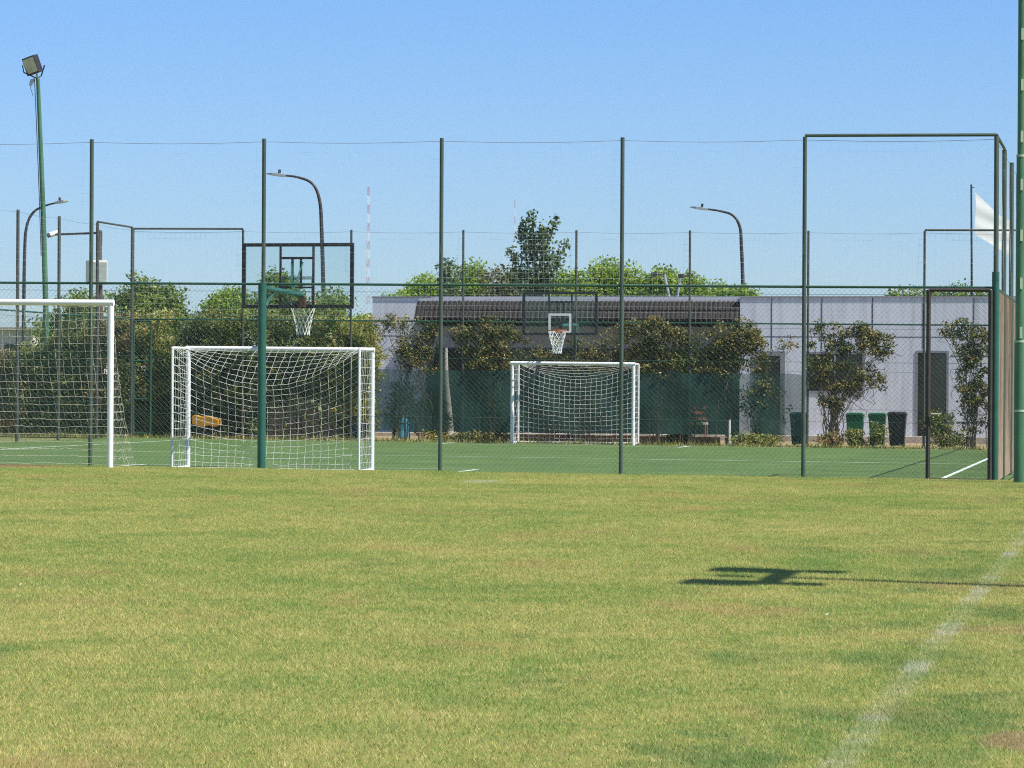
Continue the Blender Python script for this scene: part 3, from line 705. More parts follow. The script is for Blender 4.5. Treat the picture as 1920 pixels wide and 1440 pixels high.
# ------------------------------------------------------------------ basketball hoops
def hoop(label, u_post, v_post, v_board, u_board, zc, bw, bh, facing, target_white, fr, arm_end=None):
    """facing +1: board looks away from the camera"""
    t = thing('basketball_hoop', C(u_post, v_post), label, 'basketball hoop', 'basketball hoops of the court')
    g0 = zg(C(u_post, v_post)[0])
    zpt = Z(491, 531, 52.06) - zg(C(U(491, 700, 52.06), 52.06)[0])
    MB().tube([C(u_post, v_post, -0.05), C(u_post, v_post, zpt)], 0.068, 16).build('post', M['teal'], t, smooth=True)
    P0 = C(u_post, v_post + 0.05 * facing, zpt - 0.085)
    P1 = CA(u_board, v_board - 0.16 * facing, zc - bh * 0.28) if arm_end is None else np.asarray(arm_end)
    MB().tube([P0, P1], 0.05, 14).build('arm', M['teal'], t, smooth=True)
    B0 = C(u_post, v_post + 0.06 * facing, zpt - 0.66); B1 = P0 * 0.72 + P1 * 0.28 - np.array([0, 0, 0.03]); Bm = B0 * 0.45 + B1 * 0.55 + np.array([*(EY * -0.12 * facing), 0.06])
    MB().tube([B0, B0 * 0.6 + Bm * 0.4 + np.array([0, 0, 0.04]), Bm, B1], 0.026, 8).build('brace', M['teal'], t, smooth=True)
    for s in (-1, 1): MB().tube([P0 * 0.25 + P1 * 0.75, CA(u_board + s * 0.1, v_board - 0.05 * facing, zc + 0.22)], 0.014, 6).build('brace', M['teal'], t, smooth=True)
    MB().box(P1 + np.array([*(EY * 0.07 * facing), -0.12]), np.array([*(EX * 0.055), 0]), np.array([*(EY * 0.05), 0]), (0, 0, 0.09)).build('bracket', M['rust'], t)
    hw, hh = bw / 2, bh / 2; vv = v_board
    pane = MB().cbox(u_board - hw + 0.03, u_board + hw - 0.03, vv - 0.006, vv + 0.006, zc - hh + 0.03, zc + hh - 0.03).build('backboard', M['acrylic'], t)
    f = MB(); q = fr / 2
    f.cbox(u_board - hw, u_board + hw, vv - 0.03, vv + 0.03, zc + hh - fr, zc + hh); f.cbox(u_board - hw, u_board + hw, vv - 0.03, vv + 0.03, zc - hh, zc - hh + fr)
    for s in (-1, 1): f.cbox(u_board + s * (hw - q) - q, u_board + s * (hw - q) + q, vv - 0.03, vv + 0.03, zc - hh + fr, zc + hh - fr)
    f.build('board_frame', M['black'], pane)
    f = MB(); vk = vv - facing * 0.06
    bq = 0.018
    for uu in (-0.29, 0.29): f.cbox(u_board + uu - bq, u_board + uu + bq, vk - 0.02, vk + 0.02, zc - hh + 0.02, zc + hh - 0.02)
    for uu in (-0.08, 0.07): f.cbox(u_board + uu - bq, u_board + uu + bq, vk - 0.02, vk + 0.02, zc - 0.2, zc + hh - 0.28)
    f.cbox(u_board - 0.27, u_board + 0.27, vk - 0.021, vk + 0.021, zc + hh - 0.28, zc + hh - 0.24)
    f.cbox(u_board - 0.27, u_board + 0.27, vk - 0.021, vk + 0.021, zc - 0.22, zc - 0.19)
    f.build('support_frame', M['black'], t)
    f = MB(); vt = vv + facing * 0.012; tw, th = 0.29, 0.245; tz = zc - hh + 0.30; k = 0.028
    f.cbox(u_board - tw, u_board + tw, vt - 0.003, vt + 0.003, tz + th - 2 * k, tz + th); f.cbox(u_board - tw, u_board + tw, vt - 0.003, vt + 0.003, tz - th, tz - th + 2 * k)
    for s in (-1, 1): f.cbox(u_board + s * (tw - k) - k, u_board + s * (tw - k) + k, vt - 0.003, vt + 0.003, tz - th + 2 * k, tz + th - 2 * k)
    f.build('target_square', M['white'] if target_white else M['frost'], pane)
    zr = zc - hh + 0.115; rr = 0.225; vc = vv + facing * (rr + 0.15)
    rim = MB(); pts = [CA(u_board + rr * math.cos(a), vc + rr * math.sin(a), zr) for a in np.linspace(0, 2 * math.pi, 25)]
    rim.tube(pts, 0.012, 6, cap=False)
    v0, v1 = sorted((vv + facing * 0.012, vv + facing * 0.17)); rim.cbox(u_board - 0.08, u_board + 0.08, v0, v1, zr - 0.06, zr - 0.015)
    rim = rim.build('rim', M['orange'], t)
    net = MB(); nk = 12; rows = 6; P = []; Q = []
    def npt(i, j):
        f_ = j / rows; r_ = rr * (1 - 0.5 * min(1, f_ * 1.25)) * 1.0; a = 2 * math.pi * (i + 0.5 * (j % 2)) / nk
        return CA(u_board + r_ * math.cos(a), vc + r_ * math.sin(a), zr - 0.015 - 0.56 * f_)
    for j in range(rows):
        for i in range(nk):
            P.append(npt(i, j)); Q.append(npt(i, j + 1)); P.append(npt(i, j)); Q.append(npt(i - 1 if j % 2 == 0 else i + 1, j + 1))
    net.segs(P, Q, 0.0065, 4); net.build('hoop_net', M['goalcord'], t)
    return t
M['frost'] = glassy('faint_target_paint', (0.75, 0.82, 0.82), 0.35, 0.5)
vbn = 54.55
ubn = U(558.5, 517, vbn); zcn = Z(558.5, 517, vbn)
bwn = U(663, 517, vbn) - U(454, 517, vbn); bhn = Z(558, 456, vbn) - Z(558, 578, vbn)
hoop('green basketball hoop with its back to the lawn, its post beside the near fence', U(491, 700, 52.06), 52.06, vbn, ubn, zcn, bwn, bhn, 1, False, 0.06, W(565, 553, vbn - 0.16))
vbf = 80.6
ubf = U(1050, 588, vbf); zcf = Z(1050, 588, vbf)
hoop('black framed basketball hoop with white square, above the far small goal', ubf + 0.0, 83.0, vbf, ubf, zcf, U(1121, 588, vbf) - U(980, 588, vbf), Z(1050, 547, vbf) - Z(1050, 629, vbf), -1, True, 0.065)

# ------------------------------------------------------------------ floodlight masts, street lamps, camera pole
def flood_head(t, c, face, w, h, d, name='lamp', roll=0.0):
    """one floodlight; face: unit vector of its front"""
    face = np.asarray(face, float); face /= np.linalg.norm(face); side = np.cross(face, (0, 0, 1.0)); side /= np.linalg.norm(side); up = np.cross(side, face)
    side, up = side * math.cos(roll) + up * math.sin(roll), up * math.cos(roll) - side * math.sin(roll)
    b = MB(); c = np.asarray(c)
    V = []
    for q, sc in ((0.5, 1.0), (-0.15, 1.0), (-0.5, 0.6)):
        for i, j in ((-1, -1), (1, -1), (1, 1), (-1, 1)): V.append(c + face * d * q + side * i * w / 2 * sc + up * j * h / 2 * sc)
    Fc = [(0, 1, 2, 3), (8, 11, 10, 9)] + [(a + k, a + 4 + k, a + 4 + (k + 1) % 4, a + (k + 1) % 4) for a in (0, 4) for k in range(4)]
    b.add(V, Fc); o = b.build(name, M['black'], t, bevel=0.01)
    g = MB(); g.box(c + face * (d * 0.5 + 0.006), side * w * 0.44, up * h * 0.42, face * 0.004)
    for k in (-0.02, ): g.box(c + face * (d * 0.5 + 0.013), side * 0.012, up * h * 0.42, face * 0.003)
    g.build('lens', M['lampglass'], o)
    return o
# leaning mast at the left
vA = 87.5
pb = C(U(89, 815, vA), vA); pt = W(71, 148, vA)
t = thing('floodlight_mast', pb, 'slim leaning green floodlight mast at the left, topped by one square lamp', 'floodlight')
pts = [pb * (1 - q) + pt * q + np.array([0.05 * math.sin(math.pi * q), 0, 0]) for q in np.linspace(0, 1, 9)]
MB().tube(pts, [0.085, 0.085, 0.083, 0.08, 0.075, 0.072, 0.066, 0.06, 0.055], 10).build('pole', M['greenlight'], t, smooth=True)
cb = MB(); cb.tube([p + np.array([-0.09, -0.03, 0]) for p in pts[4:]], 0.012, 5)
cb.tube([pt + np.array([-0.09, -0.03, 0]), pt + np.array([-0.2, -0.05, -0.25]), pt + np.array([-0.12, -0.05, -0.5])], 0.008, 5); cb.build('cable', M['black'], t)
hc = W(63, 122, vA)
br = MB(); br.tube([pt, pt + np.array([-0.02, -0.1, 0.12])], 0.03, 6)
br.box(pt + np.array([-0.16, -0.06, -0.1]), (0.06, 0, 0.02), (0, 0.03, 0), (0.02, 0, 0.09)); br.build('bracket', M['alu'], t)
hd = flood_head(t, hc, (-0.42, -0.85, -0.2), 0.42, 0.5, 0.34, roll=R(-15))
br = MB(); fr_ = np.array([-0.42, -0.85, -0.2]); br.tube([pt + np.array([0.0, 0, 0.02]), hc + np.array([0.2, 0.1, -0.3]), hc + np.array([0.3, 0.05, 0.0])], 0.02, 6); br.tube([pt, hc + np.array([-0.26, -0.1, -0.22]), hc + np.array([-0.3, -0.05, -0.02])], 0.02, 6); br.build('yoke', M['black'], t)
# big mast at the right edge
vB = 49.4
pb = C(U(1911, 900, vB), vB, 0.1); pt = W(1917, -110, vB)
t = thing('floodlight_mast', pb, 'thick green floodlight mast with pale step plates at the right edge', 'floodlight')
hgt = pt[2] - pb[2]
zA, zB = Z(1912, 640, vB), Z(1912, 292, vB)
def ax(z): q = (z - pb[2]) / hgt; return pb * (1 - q) + np.array([pt[0], pt[1], pt[2]]) * q
MB().tube([ax(pb[2] - 0.05), ax(zA)], 0.085, 16).build('pole', M['greenlight'], t, smooth=True)
MB().tube([ax(zA), ax(zB)], 0.068, 16).build('pole', M['greenlight'], t, smooth=True)
MB().tube([ax(zB), ax(pt[2])], 0.056, 16).build('pole', M['greenlight'], t, smooth=True)
for z, r_ in ((zA, 0.09), (zB, 0.073), (Z(1912, 770, vB), 0.09)): MB().tube([ax(z - 0.02), ax(z + 0.012)], r_, 16).build('collar', M['plate'], t, smooth=True)
for yy in (257, 347, 442, 532, 624, 160, 65):
    p = W(1912.5, yy, vB); q = ax(p[2]); mb = MB(); mb.box(q + np.array([0.0, -0.083 if yy > 292 else -0.07, 0]), (0.019, 0, 0), (0, 0.012, 0), (0, 0, 0.085)); mb.build('step_plate', M['plate'], t)
flood_head(t, pt + np.array([-0.3, -0.1, 0.1]), (-0.6, 0.6, -0.4), 0.5, 0.5, 0.3); flood_head(t, pt + np.array([0.3, -0.1, 0.1]), (-0.6, -0.6, -0.4), 0.5, 0.5, 0.3)
# the mast whose head throws the cross of shadow on the lawn (it stands outside the picture)
uS, vS = lawnpt(1462, 1082); Hs = 6.2
cot = math.cos(EL) / math.sin(EL)
hp = np.array([*(uS * EX + vS * EY), 0.13]) + Hs * np.array([cot * math.cos(AZ), cot * math.sin(AZ), 1.0])
t = thing('floodlight_mast', (hp[0], hp[1], 0.1), 'green floodlight mast on the lawn whose cross shaped shadow lies on the grass', 'floodlight')
pz = hp[2]
MB().tube([(hp[0], hp[1], 0.05), (hp[0], hp[1], pz)], [0.11, 0.09], 12).build('pole', M['greenlight'], t, smooth=True)
EX3, EY3 = np.array([*EX, 0]), np.array([*EY, 0]); arm = MB(); arm.tube([hp - EY3 * 0.95, hp + EY3 * 0.95], 0.08, 8); arm.build('cross_arm', M['greenlight'], t)
for dy in (-0.8, 0.8):
    for dx in (-0.28, 0.28): flood_head(t, hp + EX3 * dx * 0.9 + EY3 * dy + np.array([0, 0, 0.05]), EX3 * math.copysign(0.9, dx) + np.array([0, 0, -0.35]), 0.62 if dx < 0 else 0.34, 0.42 if dx < 0 else 0.2, 0.3)
flood_head(t, hp - EX3 * 0.3, -EX3 + np.array([0, 0, -0.3]), 0.2, 0.16, 0.25)

def street_lamp(label, x, y_base, pts, v, headx, mir):
    base = C(U(x, 700, v), v); t = thing('street_lamp', base, label, 'street lamp', 'curved street lamps behind the court')
    P = [W(px, py, v) for px, py in pts]
    P0 = np.array([P[0][0], P[0][1], base[2]])
    # smooth the bend
    fine = [P0]; Q = [P0] + P
    def cr(p0, p1, p2, p3, s): return 0.5 * ((2 * p1) + (-p0 + p2) * s + (2 * p0 - 5 * p1 + 4 * p2 - p3) * s * s + (-p0 + 3 * p1 - 3 * p2 + p3) * s ** 3)
    for i in range(1, len(Q) - 1):
        for s in (0.25, 0.5, 0.75, 1.0): fine.append(cr(Q[i - 1], Q[i], Q[i + 1], Q[min(i + 2, len(Q) - 1)], s))
    fine.insert(1, Q[1])
    n = len(fine); k = S(v)
    MB().tube(fine, [0.085 - 0.05 * i / (n - 1) for i in range(n)], 10).build('pole', M['lampblack'], t, smooth=True)
    e = fine[-1]; d = fine[-1] - fine[-2]; d /= np.linalg.norm(d); hx = W(headx[0], headx[1], v)
    d2 = hx - e; L = np.linalg.norm(d2); d2 /= L; sd_ = np.cross(d2, (0, 0, 1.0)); sd_ /= np.linalg.norm(sd_); up = np.cross(sd_, d2)
    b = MB(); V = []
    for q, w_, h_ in ((-0.12, 0.05, 0.05), (0.15 * L, 0.11, 0.06), (0.6 * L, 0.15, 0.05), (L, 0.06, 0.02)):
        for i, j in ((-1, -1), (1, -1), (1, 1), (-1, 1)): V.append(e + d2 * q + sd_ * i * w_ + up * j * h_)
    b.add(V, [(0, 1, 2, 3)[::-1], (12, 13, 14, 15)] + [(a + i, a + (i + 1) % 4, a + 4 + (i + 1) % 4, a + 4 + i) for a in (0, 4, 8) for i in range(4)])
    h = b.build('lamp_head', M['alu'], t, bevel=0.01)
    MB().tube([e + d2 * 0.22 * L + up * 0.04, e + d2 * 0.22 * L + up * 0.2], 0.05, 8).build('light_sensor', M['black'], h, smooth=True)
street_lamp('curved dark street lamp rising behind the near basketball backboard', 607, 640, [(607, 590), (603, 430), (599, 375), (586, 345), (560, 333), (530, 329)], 117, (500, 326), 1)
street_lamp('curved dark street lamp rising behind the grey building roof', 1393, 560, [(1393, 556), (1390, 460), (1387, 425), (1374, 404), (1350, 396), (1322, 392)], 134, (1294, 388.5), 1)
street_lamp('curved dark street lamp whose arm crosses the leaning mast at the left', 45, 700, [(44, 640), (46, 480), (50, 425), (63, 398), (85, 386), (108, 380)], 134, (129, 376.5), 1)

# pole with camera and box, behind the left side fence
vP = 84.6
pb = C(U(190, 800, vP), vP); ztop = Z(186, 432, vP)
t = thing('utility_pole', pb, 'weathered brown wooden pole standing behind the big goal', 'pole')
MB().tube([pb, np.array([W(185.5, 432, vP)[0], pb[1], ztop])], [0.1, 0.075], 12).build('pole', M['wood'], t, smooth=True)
q = W(186, 435, vP); MB().tube([q + np.array([0, 0, -0.35]), q + np.array([0, 0, 0.02])], 0.085, 12).build('cap', M['bark'], t, smooth=True)
q0 = W(178, 437, vP - 0.12); q1 = W(104, 440, vP - 0.12)
MB().tube([q0 + np.array([0.12, 0, 0]), q1], 0.03, 8).build('camera_arm', M['black'], t, smooth=True)
c = W(97, 441, vP - 0.12)
t = thing('security_camera', c, 'white bullet security camera on the end of the pole arm', 'camera')
d = np.array([-0.85, -0.35, -0.3]); d /= np.linalg.norm(d)
MB().tube([c - d * 0.13 + np.array([0.04, 0, 0.03]), c + d * 0.1 + np.array([0.04, 0, 0.03])], 0.07, 12).build('body', M['white'], t, smooth=True)
MB().tube([c + d * 0.1 + np.array([0.04, 0, 0.03]), c + d * 0.17 + np.array([0.04, 0, 0.03])], 0.06, 12).build('lens', M['black'], t, smooth=True)
c = W(176, 511, vP - 0.4)
t = thing('equipment_box', c + np.array([0.05, 0, -0.33]), 'cream metal equipment box fixed halfway up the brown pole', 'box')
s_ = np.array([0.93, -0.37, 0]); f_ = np.array([-0.37, -0.93, 0])
s_ = np.array([math.cos(0.45), math.sin(0.45), 0]); f_ = np.array([math.sin(0.45), -math.cos(0.45), 0])
MB().box(c + np.array([0.06, 0.1, 0]), s_ * 0.25, f_ * 0.17, (0, 0, 0.32)).build('cabinet', M['box'], t, bevel=0.01)
MB().box(c + np.array([0.06, 0.1, 0]) + f_ * 0.18 + np.array([0, 0, -0.01]), s_ * 0.22, f_ * 0.012, (0, 0, 0.28)).build('door', M['boxdoor'], t)

# flag
vF = 108
fp = C(U(1824, 700, vF), vF); ft_ = Z(1821, 346, vF)
t = thing('flagpole', fp, 'thin dark flagpole with a white flag behind the court corner', 'flag')
MB().tube([fp, np.array([W(1821, 346, vF)[0], fp[1], ft_])], [0.05, 0.03], 8).build('pole', M['lampblack'], t, smooth=True)
MB().tube([W(1821, 352, vF), W(1827, 352, vF)], 0.015, 6).build('halyard_arm', M['lampblack'], t)
TL, BL, TR, BR_ = W(1828, 360, vF), W(1829, 440, vF), W(1893, 412, vF), W(1893, 480, vF)
V = []; Fc = []; na_, nb_ = 22, 14
for i in range(na_ + 1):
    a = i / na_
    for j in range(nb_ + 1):
        b = j / nb_; p = (TL * (1 - a) + TR * a) * (1 - b) + (BL * (1 - a) + BR_ * a) * b
        p = p + np.array([*(EY * 1.1 * a), 0]) + np.array([0.03 * math.sin(5 * b + 6 * a), 0.05 * math.sin(9 * a + 3.5 * b) * a ** 0.5 + 0.02 * math.sin(14 * b + 5 * a), -0.1 * math.sin(math.pi * a) * (1 - b)]); V.append(p)
for i in range(na_):
    for j in range(nb_): k = i * (nb_ + 1) + j; Fc.append((k, k + nb_ + 1, k + nb_ + 2, k + 1))
MB().add(V, Fc).build('flag_cloth', M['flag'], t, smooth=True)

# distant lattice masts
def mast(label, x, ytop, D, wdt, red):
    v = D; b = C(U(x, 700, v), v); zt = Z(x, ytop, v); t = thing('radio_mast', b, label, 'radio mast', 'distant radio masts')
    n = 22; legs = [(-wdt, -wdt * 0.6), (wdt, -wdt * 0.6), (0, wdt)]
    for k in range(n):
        z0, z1 = b[2] + (zt - b[2]) * k / n, b[2] + (zt - b[2]) * (k + 1) / n
        mb = MB(); taper0, taper1 = 1 - 0.5 * k / n, 1 - 0.5 * (k + 1) / n
        for i in range(3):
            p = np.array([b[0] + legs[i][0] * taper0, b[1] + legs[i][1] * taper0, z0]); q = np.array([b[0] + legs[i][0] * taper1, b[1] + legs[i][1] * taper1, z1])
            mb.tube([p, q], wdt * 0.06, 4, cap=False)
            j = (i + 1) % 3; q2 = np.array([b[0] + legs[j][0] * taper1, b[1] + legs[j][1] * taper1, z1]); mb.tube([p, q2], wdt * 0.045, 4, cap=False)
        mb.build('section', M['mastred'] if k % 2 else M['white'], t)
mast('tall red and white lattice radio mast far behind the near backboard', 689, 350, 2200, 1.5, True)
mast('faint slender radio mast far behind the poplar tree', 963.5, 374, 2400, 0.8, True)

# ------------------------------------------------------------------ grey building
VB, VM = 91.0, 93.0             # right block front, recessed middle and left front
def bz(x, y, v=VB): return Z(x, y, v)
gB = zg(3.0)
b_u0, b_u1, b_u2, b_u3 = U(698, 650, VM), U(779, 650, VM), U(1387, 650, VB), U(1990, 650, VB)
zroof = bz(1600, 557.5); zroofL = Z(740, 558, VM)
t = thing('grey_building', C(b_u2, VB), 'long low building of pale grey panels with a dark tiled canopy', 'building')
zbase = 0.14 + gB
w = MB()
w.cbox(b_u2, b_u3, VB, VB + 8, zbase - 0.05, zroof); 
w.cbox(b_u0, b_u2 - 0.002, VM, VM + 6, zbase - 0.05, zroofL)
wall = w.build('wall', M['panel'], t)
# joints of the panels as narrow dark strips
j = MB(); jl = MB(); e_ = 0.004
for yy in (632,):
    z = bz(1600, yy); j.cbox(b_u2 + 0.01, b_u3 - 0.01, VB - e_, VB - 0.001, z - 0.01, z + 0.01)
    z = Z(740, 630, VM); jl.cbox(b_u0 + 0.01, b_u1 - 0.02, VM - e_, VM - 0.001, z - 0.01, z + 0.01)
for xx in (1447, 1541, 1636, 1731, 1826):
    u = U(xx, 600, VB); j.cbox(u - 0.012, u + 0.012, VB - 2 * e_, VB - e_ - 0.001, bz(xx, 655), zroof - 0.02)
for yy in (668, 792):
    z = bz(1820, yy); j.cbox(U(1782, yy, VB), b_u3 - 0.02, VB - e_, VB - 0.001, z - 0.014, z + 0.014)
j.build('panel_joint', M['joint'], wall); jl.build('panel_joint', M['joint'], wall)
cp = MB(); cp.cbox(b_u2 - 0.03, b_u3, VB - 0.03, VB + 8, zroof, zroof + 0.03); cp.cbox(b_u0 - 0.03, b_u2 - 0.05, VM - 0.03, VM + 6, zroofL, zroofL + 0.03); cp.build('roof_edge', M['frame'], t)
pl = MB(); pl.cbox(b_u2 - 0.02, b_u3, VB - 0.35, VB - 0.002, gB - 0.1, gB + 0.13); pl.cbox(b_u0 - 0.3, b_u2 - 0.03, VB - 0.35, VM - 0.002, gB - 0.1, gB + 0.128); pl.build('plinth', M['concrete'], t, bevel=0.01)
# canopy over the recess: pale flashing on top, two courses of dark barrel tiles
c_u0, c_u1 = U(776, 580, VB - 0.25), b_u2 - 0.03
zt0 = Z(1000, 566, VB); zt1 = Z(1000, 597, VB - 0.2)
cn = MB(); cn.cbox(c_u0 + 0.05, c_u1, VB + 0.22, VM - 0.004, zt0 - 0.02, zt0 + 0.1); cn.build('canopy_flashing', M['flash'], t)
tl = MB(); nu = 72
for course in range(2):
    va, vb_ = VB + 0.2 - course * 0.2, VB + 0.2 - (course + 1) * 0.2 - 0.06
    za, zb2 = zt0 + 0.02 - course * (zt0 - zt1) / 2 - 0.015, zt0 - (course + 1) * (zt0 - zt1) / 2 - 0.01
    V = []; Fc = []; m_ = 6
    tot = nu * m_
    for i in range(tot + 1):
        u = c_u0 + (c_u1 - c_u0) * i / tot; r_ = 0.03 * abs(math.sin(math.pi * i / m_)) + random.uniform(-0.004, 0.004)
        for (v, z) in ((va, za), (vb_, zb2), (vb_ + 0.02, zb2 - 0.07)): V.append(CA(u, v, z + r_ - 0.0))
    for i in range(tot):
        for q in range(2): k = i * 3 + q; Fc.append((k, k + 1, k + 4, k + 3))
    tl.add(V, Fc)
tl.build('canopy_tiles', M['tile'], t)
fa = MB(); fa.cbox(c_u0 + 0.03, c_u1 - 0.01, VB - 0.14, VM - 0.01, zt1 - 0.1, zt1 - 0.04)
for i in range(24):
    u = c_u0 + 0.2 + (c_u1 - c_u0 - 0.4) * i / 23; fa.cbox(u - 0.05, u + 0.05, VB - 0.1, VM - 0.02, zt1 - 0.2, zt1 - 0.102)
fa.build('canopy_rafter', M['tile'], t)
# recessed middle: band in a shade-toned grey above, dark glazing below
md_ = MB(); md_.cbox(b_u1 + 0.02, b_u2 - 0.01, VM - 0.05, VM - 0.003, Z(1000, 652, VM), zt1 - 0.02); md_.build('recessed_wall', M['panel_shade'], t)
gz0, gz1 = gB + 0.135, Z(1000, 653.5, VM)
n_g = 9; gu_a, gu_b = U(800, 720, VM), b_u2 - 0.05
for i in range(n_g):
    ua, ub2 = gu_a + (gu_b - gu_a) * i / n_g, gu_a + (gu_b - gu_a) * (i + 1) / n_g
    f = MB(); k = 0.035
    f.cbox(ua + 0.004, ub2 - 0.004, VM - 0.07, VM - 0.01, gz1 - 0.07, gz1 - 0.003); f.cbox(ua + 0.004, ub2 - 0.004, VM - 0.07, VM - 0.01, gz0, gz0 + 0.07)
    f.cbox(ua + 0.004, ua + 0.004 + k, VM - 0.07, VM - 0.01, gz0 + 0.07, gz1 - 0.07); f.cbox(ub2 - 0.004 - k, ub2 - 0.004, VM - 0.07, VM - 0.01, gz0 + 0.07, gz1 - 0.07)
    fo = f.build('window', M['black'], t)
    MB().cbox(ua + 0.004 + k, ub2 - 0.004 - k, VM - 0.04, VM - 0.02, gz0 + 0.07, gz1 - 0.07).build('pane', M['glass'], fo)
def opening(name, x0, x1, y0, y1, fw, label=None, handle=False, split=None):
    u0, u1 = U(x0, y0, VB), U(x1, y0, VB); z1 = bz((x0 + x1) / 2, y0); z0 = bz((x0 + x1) / 2, y1) if y1 else zbase + 0.005
    f = MB(); v0, v1 = VB - 0.02, VB - 0.003
    f.cbox(u0, u1, v0, v1, z1 - fw, z1); f.cbox(u0, u0 + fw, v0, v1, z0, z1 - fw); f.cbox(u1 - fw, u1, v0, v1, z0, z1 - fw)
    if y1: f.cbox(u0 + fw, u1 - fw, v0, v1, z0, z0 + fw)
    if split: us_ = U(split, y0, VB); f.cbox(us_ - 0.03, us_ + 0.03, v0 + 0.003, v1, z0 + (fw if y1 else 0), z1 - fw)
    o = f.build(name, M['frame'], t)
    MB().cbox(u0 + fw, u1 - fw, v0 + 0.006, v0 + 0.012, z0 + (fw if y1 else 0), z1 - fw).build('pane', M['glass'], o)
    if handle: MB().cbox(u1 - fw - 0.09, u1 - fw - 0.03, v0 - 0.06, v0 - 0.03, z0 + 1.0, z0 + 1.05).build('handle', M['alu'], o)
opening('door', 1412, 1472, 659, None, 0.13, handle=True)
opening('window', 1511, 1622, 660, 738, 0.07, split=1566)
bl = MB(); ub0, ub1 = U(1516, 700, VB), U(1562, 700, VB); zb0, zb1 = bz(1540, 734), bz(1540, 688)
for i in range(9): bl.cbox(ub0 + 0.03, ub1, VB - 0.0135, VB - 0.0085, zb0 + (zb1 - zb0) * i / 9, zb0 + (zb1 - zb0) * (i + 0.8) / 9)
bl.build('window_blind', M['frame'], t)
opening('door', 1717, 1779, 658, None, 0.06)
# roof floodlights on the canopy
for (x0, y0, x1, y1, lab) in ((1255, 560, 1246, 515, 'grey roof floodlight stand with its head pointing left, on the canopy'), (1270, 560, 1277, 518, 'grey roof floodlight stand leaning right beside a fence post, on the canopy')):
    p0, p1 = W(x0, y0, VM + 0.5), W(x1, y1, VM + 0.5); p0 = np.array([p0[0], p0[1], zroofL + 0.03]); s = thing('roof_light', p0, lab, 'roof light', 'lights on the building roof')
    MB().tube([p0, p1], 0.035, 8).build('stand', M['alu'], s, smooth=True)
    sg = -1 if x1 < 1260 else 1
    MB().tube([p1, p1 + np.array([sg * 0.25, 0, 0.0])], 0.025, 6).build('arm', M['black'], s)
    MB().box(p1 + np.array([0 if sg > 0 else -0.3, 0, 0.0]), (0.09, 0, 0), (0, 0.07, 0), (0, 0, 0.06)).build('lamp', M['black'], s, bevel=0.01)

# distant houses seen through the hedge at the left
for (x0, x1, y0, lab) in ((-60, 62, 614, 'far cream house wall showing above the hedge at the left edge'), (106, 190, 622, 'far pale house with low roof behind the hedge by the brown pole')):
    v = 135; u0, u1 = U(x0, y0, v), U(x1, y0, v); z1 = Z(x0, y0, v); h = thing('distant_house', CA(u0, v, zg(-20)), lab, 'house', 'far houses beyond the hedge')
    MB().cbox(u0, u1, v, v + 6, -0.2, z1 - 0.12).build('wall', M['house'], h)
    MB().cbox(u0 - 0.2, u1 + 0.2, v - 0.25, v + 6.2, z1 - 0.118, z1).build('roof', M['concrete'], h)
    for q in (0.3, 0.7): MB().cbox(u0 + (u1 - u0) * q - 0.4, u0 + (u1 - u0) * q + 0.4, v - 0.03, v - 0.002, 0.9, z1 - 0.7).build('window', M['glass'], h)

# ------------------------------------------------------------------ bins and odds and ends
def wheel_bin(label, x0, x1, y0, v, m):
    u0, u1 = U(x0, 800, v), U(x1, 800, v); uc, hw = (u0 + u1) / 2, (u1 - u0) / 2; z1 = Z(x0, y0, v); g0 = C(uc, v)[2]; H = z1 - g0
    t = thing('wheelie_bin', C(uc, v), label, 'bin', 'wheelie bins by the building')
    V = []
    for z, k in ((0.04, 0.74), (H * 0.86, 0.95), (H * 0.862, 1.0), (H * 0.91, 1.0)):
        for i, jj in ((-1, -1), (1, -1), (1, 1), (-1, 1)): V.append(CA(uc + i * hw * k, v + jj * hw * k * 1.1, g0 + z))
    MB().add(V, [(0, 1, 2, 3)[::-1], (12, 13, 14, 15)] + [(a + i, a + (i + 1) % 4, a + 4 + (i + 1) % 4, a + 4 + i) for a in (0, 4, 8) for i in range(4)]).build('body', m, t, bevel=0.012)
    V = []
    for z, k in ((H * 0.915, 1.03), (H * 0.95, 1.03), (H, 0.8)):
        for i, jj in ((-1, -1), (1, -1), (1, 1), (-1, 1)): V.append(CA(uc + i * hw * k, v + jj * hw * k * 1.1, g0 + z))
    MB().add(V, [(0, 1, 2, 3)[::-1], (8, 9, 10, 11)] + [(a + i, a + (i + 1) % 4, a + 4 + (i + 1) % 4, a + 4 + i) for a in (0, 4) for i in range(4)]).build('lid', m, t, bevel=0.01)
    for s in (-1, 1):
        c = CA(uc + s * hw * 0.62, v + hw * 0.95, g0 + 0.09); d = np.array([*EX, 0])
        MB().tube([c - d * 0.03, c + d * 0.03], 0.09, 12).build('wheel', M['rubber'], t, smooth=True)
    MB().tube([CA(uc - hw * 0.7, v + hw * 1.22, g0 + H * 0.92), CA(uc + hw * 0.7, v + hw * 1.22, g0 + H * 0.92)], 0.018, 6).build('handle', m, t)
VBIN = 83.9
wheel_bin('dark green wheelie bin at the end of the shade cloth, below the wide window', 1482, 1513, 773, VBIN, M['binD'])
wheel_bin('green wheelie bin standing closest to the creeper trunk', 1587, 1620, 774, VBIN, M['binG'])
wheel_bin('green wheelie bin standing against the black bin', 1629, 1661, 774, VBIN, M['binG'])
wheel_bin('black wheelie bin at the end of the row, nearest the tall dark door', 1665, 1700, 772, VBIN - 0.1, M['binB'])

def at(x, y, v): return W(x, y, v)
